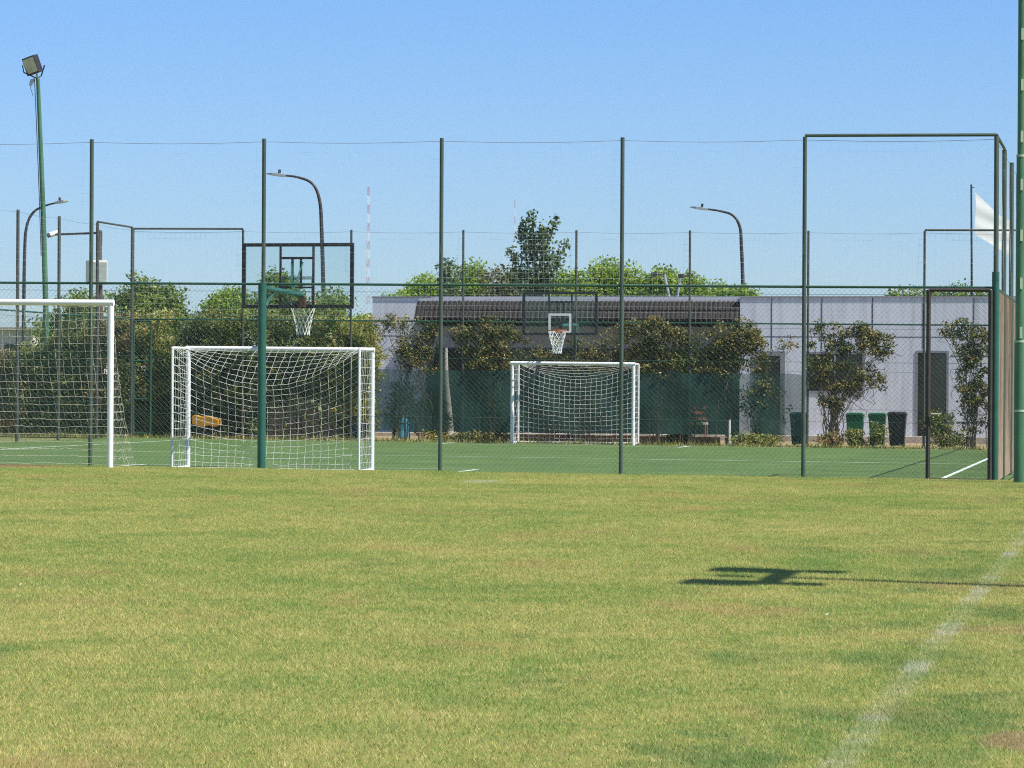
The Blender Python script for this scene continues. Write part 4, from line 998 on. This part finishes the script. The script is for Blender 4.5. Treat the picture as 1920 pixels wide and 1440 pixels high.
# orange plastic sledge lying on the shrubs
c0 = at(388, 790, 83.1); t = thing('plastic_tray', c0, 'orange yellow moulded plastic tray propped in the hedge behind the small goal', 'tray')
mb = MB(); V = []
for q in np.linspace(-1, 1, 13):
    w_ = 0.13 * (1 - 0.25 * max(0, q)) * (0.75 if abs(q) > 0.9 else 1) ; zt_ = 0.02 * math.sin(6 * q) - 0.02 * q
    for (dv, dz_) in ((-0.2, w_), (-0.17, -w_), (0.2, -w_ * 0.9), (0.17, w_)): V.append(c0 + np.array([*(EX * q * 0.36), 0]) + np.array([*(EY * dv), 0]) + np.array([0, 0, dz_ + zt_]))
Fc = [(4 * i + k, 4 * i + (k + 1) % 4, 4 * i + 4 + (k + 1) % 4, 4 * i + 4 + k) for i in range(12) for k in range(4)] + [(3, 2, 1, 0), (48, 49, 50, 51)]
mb.add(V, Fc).build('shell', M['yellow'], t, bevel=0.02)
mb = MB()
for s in (-0.2, 0.22): mb.tube([c0 + np.array([*(EX * s), -0.12]), np.array([*(c0[:2] + EX * s * 1.1), C(0, 83)[2] + 0.02])], 0.02, 6)
mb.build('leg', M['bark'], t)
# light blue gas cylinder and navy tub by the building wall
g0 = C(U(756, 800, 86), 86); t = thing('gas_cylinder', g0, 'light blue gas cylinder standing behind the shade cloth at its left end', 'gas cylinder')
MB().lathe(g0, [(0.08, 0.0), (0.15, 0.03), (0.15, 0.42), (0.11, 0.52), (0.05, 0.56)], 14).build('body', M['blue'], t, smooth=True)
MB().lathe(g0 + np.array([0, 0, 0.56]), [(0.03, 0.0), (0.03, 0.1), (0.05, 0.1), (0.05, 0.16), (0.02, 0.17)], 10).build('valve', M['alu'], t, smooth=True)
g0 = C(U(672, 800, 83.6), 83.6); t = thing('plastic_tub', g0, 'navy plastic tub standing under the hedge beside the small goal post', 'tub')
MB().lathe(g0, [(0.18, 0.0), (0.22, 0.4), (0.24, 0.4), (0.24, 0.44), (0.21, 0.44), (0.18, 0.1)], 16).build('body', M['navy'], t, smooth=True)
# red chair and white pipe behind the cloth
g0 = C(U(1309, 800, 88.3), 88.3) + np.array([0, 0, 0.02]); t = thing('garden_chair', g0, 'red framed garden chair with a white seat behind the shade cloth', 'chair')
X3, Y3 = np.array([*EX, 0]), np.array([*EY, 0])
for a in (-0.22, 0.22):
    for b in (-0.2, 0.2):
        MB().tube([g0 + X3 * a + Y3 * b, g0 + X3 * a + Y3 * b + np.array([0, 0, 0.45 if b < 0 else 0.95])], 0.02, 6).build('leg', M['red'], t)
MB().box(g0 + np.array([0, 0, 0.46]), X3 * 0.25, Y3 * 0.22, (0, 0, 0.03)).build('seat', M['white'], t, bevel=0.01)
mb = MB()
for k in (0.6, 0.75, 0.9): mb.box(g0 + Y3 * 0.2 + np.array([0, 0, k]), X3 * 0.2, Y3 * 0.012, (0, 0, 0.04))
mb.build('backrest', M['red'], t)
g0 = C(U(1368, 800, 83.3), 83.3); t = thing('marker_post', g0, 'short thin white post with a dark top in front of the shade cloth end', 'post')
g0 = C(U(1368, 800, 82.6), 82.6); t.location = tuple(g0); WP[t.name] = tuple(g0)
MB().tube([g0, g0 + np.array([0, 0, 0.66])], 0.024, 8).build('shaft', M['white'], t, smooth=True); MB().tube([g0 + np.array([0, 0, 0.66]), g0 + np.array([0, 0, 0.74])], 0.03, 8).build('cap', M['black'], t, smooth=True)
# pale trunk under the canopy
g0 = C(U(842, 810, 84.3), 84.3); zt_ = Z(835, 652, 84.3)
o = thing('tree_stump', g0, 'pale bare tapered trunk without crown standing behind the shade cloth', 'tree')
MB().tube([g0 + np.array([0, 0, -0.05]), g0 + np.array([0.01, 0, 0.3]), g0 + np.array([-0.03, 0, 0.9]), np.array([g0[0] - 0.09, g0[1], g0[2] + 1.6]), np.array([g0[0] - 0.1, g0[1], zt_])], [0.13, 0.115, 0.095, 0.075, 0.05], 10).build('trunk', M['palebark'], o, smooth=True)
# brick edging between the turf and the building
for (x0, x1, lab) in ((893, 962, 'low terracotta brick edging showing left of the far goal'), (1195, 1350, 'low terracotta brick edging running right from the far goal'), (968, 1185, 'low terracotta brick edging inside the far goal')):
    mb = MB(); u0, u1 = U(x0, 820, V_FAR + 0.5), U(x1, 820, V_FAR + 0.5); n = max(2, round((u1 - u0) / 0.26))
    for i in range(n):
        a = u0 + (u1 - u0) * i / n; g0 = C(a, V_FAR)[2]; mb.cbox(a + 0.006, a + (u1 - u0) / n - 0.006, V_FAR + 0.42 + random.uniform(-0.01, 0.01), V_FAR + 0.62, g0 - 0.02, g0 + 0.2 + random.uniform(-0.01, 0.01))
    o = mb.build('brick_edging', M['terra']); tag(o, lab, 'edging', 'brick edging by the far fence')
# palisade of stakes in the hedge
mb = MB(); x0, x1 = U(505, 780, 83.55), U(632, 780, 83.55); n = 26
for i in range(n):
    u = x0 + (x1 - x0) * i / n; h = random.uniform(0.75, 1.2); g0 = C(u, 83.55)
    mb.tube([g0, g0 + np.array([random.uniform(-0.04, 0.04), random.uniform(-0.04, 0.04), h])], random.uniform(0.022, 0.045), 6)
for hh in (0.25, 0.7): mb.tube([C(x0, 83.5, hh), C(x1, 83.5, hh)], 0.02, 6)
o = mb.build('stake_fence', M['stake']); tag(o, 'low fence of rough brown wooden stakes in the hedge behind the small goal', 'fence')
# green cabinet by the right mast
g0 = C(U(1924, 868, 53), 53); t = thing('utility_cabinet', g0, 'green metal cabinet standing beside the right mast', 'cabinet')
MB().box(g0 + np.array([0, 0, 0.18]), X3 * 0.09, Y3 * 0.12, (0, 0, 0.18)).build('plinth', M['binD'], t); MB().box(g0 + np.array([0, 0, 0.48]), X3 * 0.1, Y3 * 0.13, (0, 0, 0.118)).build('body', M['binG'], t, bevel=0.01)
MB().box(g0 + np.array([0, 0, 0.48]) - Y3 * 0.137, X3 * 0.08, Y3 * 0.005, (0, 0, 0.1)).build('door', M['green'], t)

# ------------------------------------------------------------------ plants
def ebox(x0, x1, y0, y1, v, depth):          # ellipsoid covering a photo box at the plane v
    c = W((x0 + x1) / 2, (y0 + y1) / 2, v); k = S(v)
    return (c, ((x1 - x0) / 2 / k, depth, (y1 - y0) / 2 / k))
def tree(name, label, cat, v, boxes, n, k, spread, size, lm, trunk_x, group, r=0.12, bark='bark', depth=1.2, up=0.35):
    g0 = C(U(trunk_x, 700, v), v); t = thing(name, g0, label, cat, group)
    bx = [ebox(*b, v, depth) for b in boxes]
    _, cs = foliage('crown', bx, int(n * 2.2), int(k * 1.3), spread, size, lm, t, up)
    mb = MB(); top = np.mean(cs, axis=0); hub = np.array([g0[0] * 0.6 + top[0] * 0.4, g0[1], g0[2] + (top[2] - g0[2]) * 0.55])
    mb.tube([g0, g0 * 0.5 + hub * 0.5 + RNG.normal(0, 0.05, 3), hub], [r, r * 0.8, r * 0.6], 8)
    stems(mb, hub, cs[: min(len(cs), 16)], r * 0.4, 0.3, 5)
    mb.build('trunk', M[bark], t, smooth=True)
    return t
BG = 'trees beyond the building roof'
tree('leafy_tree', 'bright green tree behind the left end of the canopy roof', 'tree', 122, [(758, 830, 515, 600), (800, 850, 525, 600)], 4200, 70, 0.25, 0.15, 'bright', 800, BG)
tree('leafy_tree', 'thin upright sprig of a young tree poking up beside the third near post', 'tree', 118, [(826, 850, 478, 530), (832, 870, 500, 590)], 500, 22, 0.16, 0.16, 'poplar', 840, BG, 0.05)
tree('leafy_tree', 'bright green tree behind the roof, left of the olive tree', 'tree', 124, [(836, 925, 520, 610), (870, 905, 500, 560)], 4200, 70, 0.25, 0.15, 'bright', 880, BG)
tree('leafy_tree', 'olive grey tree behind the roof at the foot of the poplar', 'tree', 120, [(903, 970, 508, 600), (920, 1000, 525, 610)], 2800, 55, 0.22, 0.14, 'olive', 930, BG)
tree('leafy_tree', 'bright green bushy tree growing right of the poplar foot', 'tree', 123, [(1030, 1110, 505, 600), (990, 1060, 530, 610)], 4200, 80, 0.25, 0.15, 'bright', 1060, BG)
tree('leafy_tree', 'bright green tree topping the roof above the far hoop', 'tree', 125, [(1090, 1215, 500, 600), (1110, 1180, 496, 560)], 5600, 100, 0.25, 0.15, 'bright', 1150, BG)
tree('leafy_tree', 'bright green tree behind the two roof floodlights', 'tree', 122, [(1195, 1330, 512, 600), (1215, 1270, 505, 560)], 5400, 100, 0.25, 0.15, 'bright', 1260, BG)
tree('leafy_tree', 'low green tree dwindling beside the right street lamp', 'tree', 124, [(1310, 1400, 533, 600), (1370, 1425, 545, 600)], 3000, 60, 0.22, 0.15, 'bright', 1360, BG)
tree('leafy_tree', 'flat topped green tree just showing above the right wall', 'tree', 126, [(1660, 1770, 541, 620), (1740, 1870, 543, 620)], 4600, 90, 0.22, 0.15, 'mid', 1760, BG)
# poplar
def poplar():
    v = 114; g0 = C(U(1003, 700, v), v); t = thing('poplar_tree', g0, 'dark slender poplar tree rising above the canopy roof', 'tree')
    k = S(v); top = W(1000, 398, v); mb = MB()
    axis = [g0, W(1004, 560, v), W(1000, 470, v), top]
    mb.tube(axis, [0.13, 0.08, 0.05, 0.015], 8)
    P = []
    for (x0, y0, x1, y1) in ((1003, 545, 962, 470), (1002, 540, 975, 430), (1004, 540, 1055, 455), (1003, 520, 1040, 412), (1001, 510, 1000, 400), (1004, 555, 1030, 480), (1003, 560, 968, 500), (1001, 500, 985, 415), (1003, 530, 1018, 440), (1003, 560, 1050, 490), (1002, 560, 958, 520), (1003, 560, 1010, 500), (1003, 480, 1025, 430), (1003, 565, 985, 520), (1003, 565, 1030, 530)):
        a, b = W(x0, y0, v), W(x1, y1, v); b = b + np.array([*(EY * RNG.normal(0, 0.5)), 0]); mb.tube([a, a * 0.5 + b * 0.5 + np.array([0, 0, -0.1]), b], [0.04, 0.025, 0.008], 5)
        nl = 230
        q = RNG.uniform(0.25, 1.04, nl); pts = a[None] * (1 - q[:, None]) + b[None] * q[:, None] + RNG.normal(0, 1, (nl, 3)) * np.array([0.17, 0.17, 0.16]) * (1.15 - 0.6 * q[:, None]); P.append(pts)
    V, Fc = leaf_mesh(np.concatenate(P), 0.125, 0.1, 0.8)
    MB().add(V, Fc).build('crown', LEAF['poplar'], t); mb.build('trunk', M['bark'], t, smooth=True)
poplar()
LG = 'trees beyond the hedge'
tree('leafy_tree', 'rounded green tree standing right of the brown pole', 'tree', 100, [(200, 350, 520, 660), (225, 300, 508, 600), (280, 345, 540, 640)], 5600, 110, 0.2, 0.13, 'mid', 275, LG)
tree('leafy_tree', 'low green tree behind the big goal, left of the brown pole', 'tree', 102, [(60, 190, 585, 690), (120, 185, 548, 640)], 4600, 90, 0.2, 0.13, 'mid', 130, LG)
tree('leafy_tree', 'yellow green tree left of the near backboard', 'tree', 104, [(372, 475, 552, 650), (400, 470, 540, 620)], 4600, 80, 0.2, 0.13, 'bright', 430, LG)
tree('leafy_tree', 'loose green tree seen through the clear backboard', 'tree', 106, [(470, 570, 530, 640), (500, 545, 508, 580)], 4200, 80, 0.2, 0.13, 'mid', 520, LG)
tree('leafy_tree', 'green tree behind the right half of the clear backboard', 'tree', 105, [(565, 660, 545, 650), (590, 640, 560, 640)], 3600, 70, 0.2, 0.13, 'mid', 610, LG)
tree('leafy_tree', 'low green tree between the near backboard and the grey building', 'tree', 101, [(640, 705, 590, 690), (720, 770, 548, 600)], 2200, 50, 0.18, 0.13, 'bright', 672, LG)

def shrub(name, label, cat, v, boxes, n, k, spread, size, lm, x, group, depth=0.62, nst=10, r=0.02, zmin=None, stem='bark', square=False):
    g0 = C(U(x, 800, v), v); t = thing(name, g0, label, cat, group)
    _, cs = foliage('foliage', [ebox(*b, v, depth) for b in boxes], int(n * (3.6 if square else 1.4)), int(k * (2.2 if square else 1)), spread, size, lm, t, 0.35, g0[2] + 0.02, square)
    mb = MB(); stems(mb, g0, cs[:nst], r, 0.15, 6); mb.build('stem', M[stem], t)
    return t
HG = 'shrubs of the hedge along the court'
VH = 84.2
shrub('hedge_shrub', 'brown tinged shrub at the left edge behind the big goal', 'shrub', VH, [(-60, 60, 655, 822)], 5200, 90, 0.15, 0.085, 'brown', 5, HG, square=True)
shrub('hedge_shrub', 'green and brown shrub behind the big goal net, left of the leaning mast', 'shrub', VH, [(35, 110, 650, 822)], 4200, 70, 0.14, 0.085, 'hedge', 70, HG, square=True)
shrub('hedge_shrub', 'green shrub between the leaning mast and the brown pole', 'shrub', VH, [(90, 185, 620, 822), (100, 160, 600, 720)], 5600, 90, 0.14, 0.085, 'hedge', 140, HG, square=True)
shrub('hedge_shrub', 'dark shrub behind the big goal post, right of the brown pole', 'shrub', VH, [(175, 255, 600, 822)], 4800, 80, 0.14, 0.085, 'brown', 215, HG, square=True)
shrub('hedge_shrub', 'yellow variegated shrub behind the narrow gate of the far fence', 'shrub', VH, [(235, 325, 590, 740), (240, 330, 700, 822)], 5600, 90, 0.14, 0.085, 'yellow', 280, HG, square=True)
shrub('hedge_shrub', 'dense dark hedge shrub above the left half of the near small goal', 'shrub', VH - 0.5, [(325, 470, 592, 700), (345, 500, 584, 690), (325, 500, 680, 815), (440, 520, 640, 740), (340, 420, 650, 740)], 9500, 150, 0.13, 0.08, 'hedge', 410, HG, square=True, nst=16)
shrub('hedge_shrub', 'dense dark hedge shrub growing over the wooden stakes', 'shrub', VH - 0.2, [(490, 640, 588, 690), (480, 650, 640, 752)], 7600, 120, 0.13, 0.08, 'hedge', 560, HG, square=True, nst=24, stem='stem')
shrub('hedge_shrub', 'green and brown shrub against the left corner of the grey building', 'shrub', VH - 0.3, [(610, 705, 600, 720), (625, 700, 700, 820)], 6000, 95, 0.13, 0.08, 'yellow', 665, HG, square=True)
shrub('hedge_shrub', 'tall back row hedge filling the gaps behind the near small goal', 'shrub', VH + 2.2, [(330, 500, 640, 820), (480, 690, 650, 820)], 6500, 110, 0.15, 0.1, 'hedge', 505, HG, square=True)
shrub('hedge_shrub', 'shady undergrowth shrub beneath the narrow gate hedge', 'shrub', VH - 0.1, [(290, 370, 740, 822), (350, 500, 745, 822)], 4200, 80, 0.12, 0.08, 'hedge', 340, HG, square=True)

def creeper(label, boxes, n, k, x, lm='creeper', depth=0.14, v=V_FAR + 0.1, nst=9, spread=0.12, size=0.075, r=0.016, low=True, tw=3):
    g0 = C(U(x, 820, v), v); t = thing('creeper', g0, label, 'climbing plant', 'creepers on the far fence')
    bx = [ebox(*b, v, depth) for b in boxes]
    _, cs = foliage('foliage', bx, int(n * 1.6), int(k * 2.0), spread * 0.72, size, lm, t, 0.3, None, False, 1.55)
    mb = MB()
    for i in range(nst):
        tgt = cs[i % len(cs)]; b0 = g0 + np.array([RNG.normal(0, 0.12), RNG.normal(0, 0.04), 0]); pts = []
        for s in range(12):
            q = s / 11; p = b0 * (1 - q) + tgt * q; p[0] = b0[0] + (tgt[0] - b0[0]) * q ** 2.2
            pts.append(p + np.array([RNG.normal(0, 0.05), RNG.normal(0, 0.03), 0]) * math.sin(math.pi * q))
        mb.tube(pts, [r * (1 - 0.6 * s / 11) for s in range(12)], 5)
        # trailing twig hanging from the leaves
        for _ in range(tw):
            c = cs[RNG.integers(0, len(cs))]; p = [c]
            for s in range(5): p.append(p[-1] + np.array([RNG.normal(0, 0.09), RNG.normal(0, 0.02), RNG.uniform(-0.2, 0.05)]))
            mb.tube(p, 0.006, 4)
    mb.build('stem', M['stem'], t)
    return t
creeper('leafy creeper hanging over the left end of the far fence by the wall corner', [(700, 770, 592, 615), (740, 800, 600, 690), (745, 770, 640, 690)], 1300, 46, 755)
creeper('olive creeper sprawled on the fence left of the third near post', [(770, 830, 600, 660), (765, 820, 655, 700)], 1300, 36, 800, spread=0.1)
creeper('thick olive creeper on the fence between post and far hoop', [(858, 985, 600, 660), (870, 960, 650, 705)], 4200, 80, 915, nst=16)
creeper('sparse twiggy creeper behind the far hoop and its net', [(985, 1165, 640, 695), (1090, 1170, 625, 670)], 1500, 45, 1080, nst=16)
creeper('thick olive creeper on the fence right of the fourth near post', [(1168, 1290, 600, 650), (1175, 1280, 640, 705)], 4200, 80, 1230, nst=14)
creeper('light green creeper tuft above the middle of the right half of the shade cloth', [(1262, 1320, 640, 700)], 800, 22, 1290, 'weed', nst=5)
creeper('dark creeper on the fence at the edge of the canopy roof', [(1318, 1425, 606, 660), (1320, 1400, 640, 705), (1390, 1432, 610, 660)], 3900, 75, 1365, nst=14)
creeper('small loose creeper sprigs before the glazed door', [(1412, 1446, 655, 705), (1455, 1492, 636, 656)], 420, 18, 1430, nst=4)
creeper('dense creeper climbing through the shade cloth below the glazed door', [(1392, 1470, 705, 830)], 1600, 40, 1430, nst=8)
creeper('big creeper with a bundle of stems before the wide window', [(1518, 1620, 606, 668), (1590, 1676, 608, 650), (1625, 1682, 645, 672), (1515, 1600, 660, 745), (1580, 1655, 690, 740), (1540, 1575, 740, 775)], 5200, 110, 1558, nst=34, spread=0.1)
creeper('tall creeper beside the dark door at the court corner', [(1758, 1856, 602, 645), (1790, 1858, 640, 700), (1800, 1856, 690, 800)], 3600, 80, 1825, nst=18, spread=0.1)
UG = 'low plants along the far fence'
def low(label, boxes, n, k, x, lm, v=V_FAR + 0.3, nst=8, size=0.075):
    return shrub('low_shrub', label, 'shrub', v, boxes, n, k, 0.09, size, lm, x, UG, 0.2, nst, 0.01)
low('small dark leaved bush on a thin trunk behind the left end of the shade cloth', [(718, 785, 705, 775), (712, 760, 760, 800)], 1500, 40, 738, 'creeper', nst=14)
low('shaded dark bush behind the shade cloth by the gas cylinder', [(765, 850, 740, 825)], 1700, 40, 800, 'hedge')
low('dark bush behind the shade cloth left of the far goal', [(855, 955, 730, 800), (860, 950, 795, 828)], 2200, 50, 905, 'hedge')
low('dark low bush behind the net of the far goal', [(970, 1180, 720, 815)], 3200, 70, 1075, 'hedge')
low('dark bush behind the shade cloth right of the far goal', [(1225, 1350, 740, 808), (1230, 1290, 800, 832)], 2800, 60, 1262, 'hedge')
low('weedy tuft of low leaves below the right end of the shade cloth', [(1370, 1480, 815, 838)], 900, 30, 1425, 'weed', V_FAR - 0.2)
low('light green weeds growing before the two green bins', [(1585, 1625, 806, 842), (1632, 1660, 780, 842)], 1000, 30, 1630, 'weed', V_FAR - 0.1)
low('yellow leaved bush at the foot of the tall dark door', [(1728, 1790, 770, 842), (1770, 1812, 800, 842)], 1700, 45, 1765, 'weed', V_FAR + 0.1)
low('ragged tuft of leaves at the foot of the big creeper stems', [(1535, 1585, 815, 842)], 500, 18, 1560, 'brown', V_FAR - 0.1)
low('ragged low leaves below the shade cloth, left of the far goal', [(775, 950, 812, 832)], 1000, 34, 860, 'creeper', V_FAR - 0.2)
# unmown fringe of grass along the back edge of the turf
def fringe():
    n = 9000; u = RNG.uniform(UL - 6, UR + 1, n); v = V_TURF + RNG.uniform(0.0, 0.9, n) ** 1.5; h = RNG.uniform(0.04, 0.22, n) * RNG.uniform(0.4, 1, n)
    V = []; Fc = []
    for i in range(n):
        b = C(u[i], v[i], -0.02); a = RNG.uniform(0, 6.28); d = np.array([math.cos(a), math.sin(a), 0]); w_ = 0.012
        V += [b + d * w_, b - d * w_, b + np.array([RNG.normal(0, 0.05), RNG.normal(0, 0.05), h[i]])]; Fc.append((3 * i, 3 * i + 1, 3 * i + 2))
    o = MB().add(V, Fc).build('rough_grass', LEAF['weed']); tag(o, 'unmown dry grass fringe along the far edge of the turf', 'grass', kind='stuff')
fringe()
def brow():
    n = 14000; u = RNG.uniform(-26, 6, n); v = RNG.uniform(50.4, 51.7, n); V = np.zeros((3 * n, 3)); cl = np.sin(u * 3.1) * np.sin(u * 7.7 + 1) * 0.5 + 0.5
    h = RNG.uniform(0.008, 0.026, n) * (0.4 + cl) * (1 + (RNG.uniform(0, 1, n) > 0.97))
    for i in range(n):
        f = (v[i] - 50.4) / 1.55; b = C(u[i], v[i], 0.108 - 0.13 * f * f - 0.004); a = RNG.uniform(0, 6.28)
        d = np.array([math.cos(a), math.sin(a), 0]) * 0.003; V[3 * i] = b + d; V[3 * i + 1] = b - d; V[3 * i + 2] = b + np.array([RNG.normal(0, 0.012), RNG.normal(0, 0.012), h[i]])
    o = MB().add(V, [(3 * i, 3 * i + 1, 3 * i + 2) for i in range(n)]).build('rough_grass', M['blade']); tag(o, 'ragged edge of longer grass where the lawn meets the court fence', 'grass', kind='stuff')
brow()

for (px, py, lab) in ((1550, 1157, 'tiny white paper scrap on the grass below the cross shaped shadow'), (38, 1100, 'tiny white paper scrap on the grass near the left edge')):
    u, v = lawnpt(px, py); c = C(u, v, 0.13); V = [c + 0.55 * np.array(q) for q in ((-0.016, -0.012, 0), (0.018, -0.01, 0.006), (0.014, 0.014, 0.012), (-0.014, 0.012, 0.0), (-0.015, -0.012, -0.003), (0.018, -0.011, 0.003), (0.014, 0.013, 0.009), (-0.014, 0.011, -0.003))]
    o = MB().add(V, [(0, 1, 2, 3), (7, 6, 5, 4), (0, 4, 5, 1), (1, 5, 6, 2), (2, 6, 7, 3), (3, 7, 4, 0)]).build('paper_scrap', M['white']); tag(o, lab, 'litter')
# thin summer air
def haze():
    c = (0, 1270, 78); h = (1210, 1340, 85)
    o = MB().box(c, (h[0], 0, 0), (0, h[1], 0), (0, 0, h[2])).build('haze', bpy.data.materials.new('thin_air'))
    m = o.data.materials[0]; m.use_nodes = True; nt = m.node_tree; nt.nodes.clear(); out = nn(nt, 'ShaderNodeOutputMaterial')
    v = nn(nt, 'ShaderNodeVolumePrincipled'); v.inputs['Color'].default_value = (0.68, 0.83, 1.0, 1); v.inputs['Density'].default_value = HAZE
    nt.links.new(v.outputs[0], out.inputs['Volume']); tag(o, kind='stuff')
HAZE = 0.00012
haze()
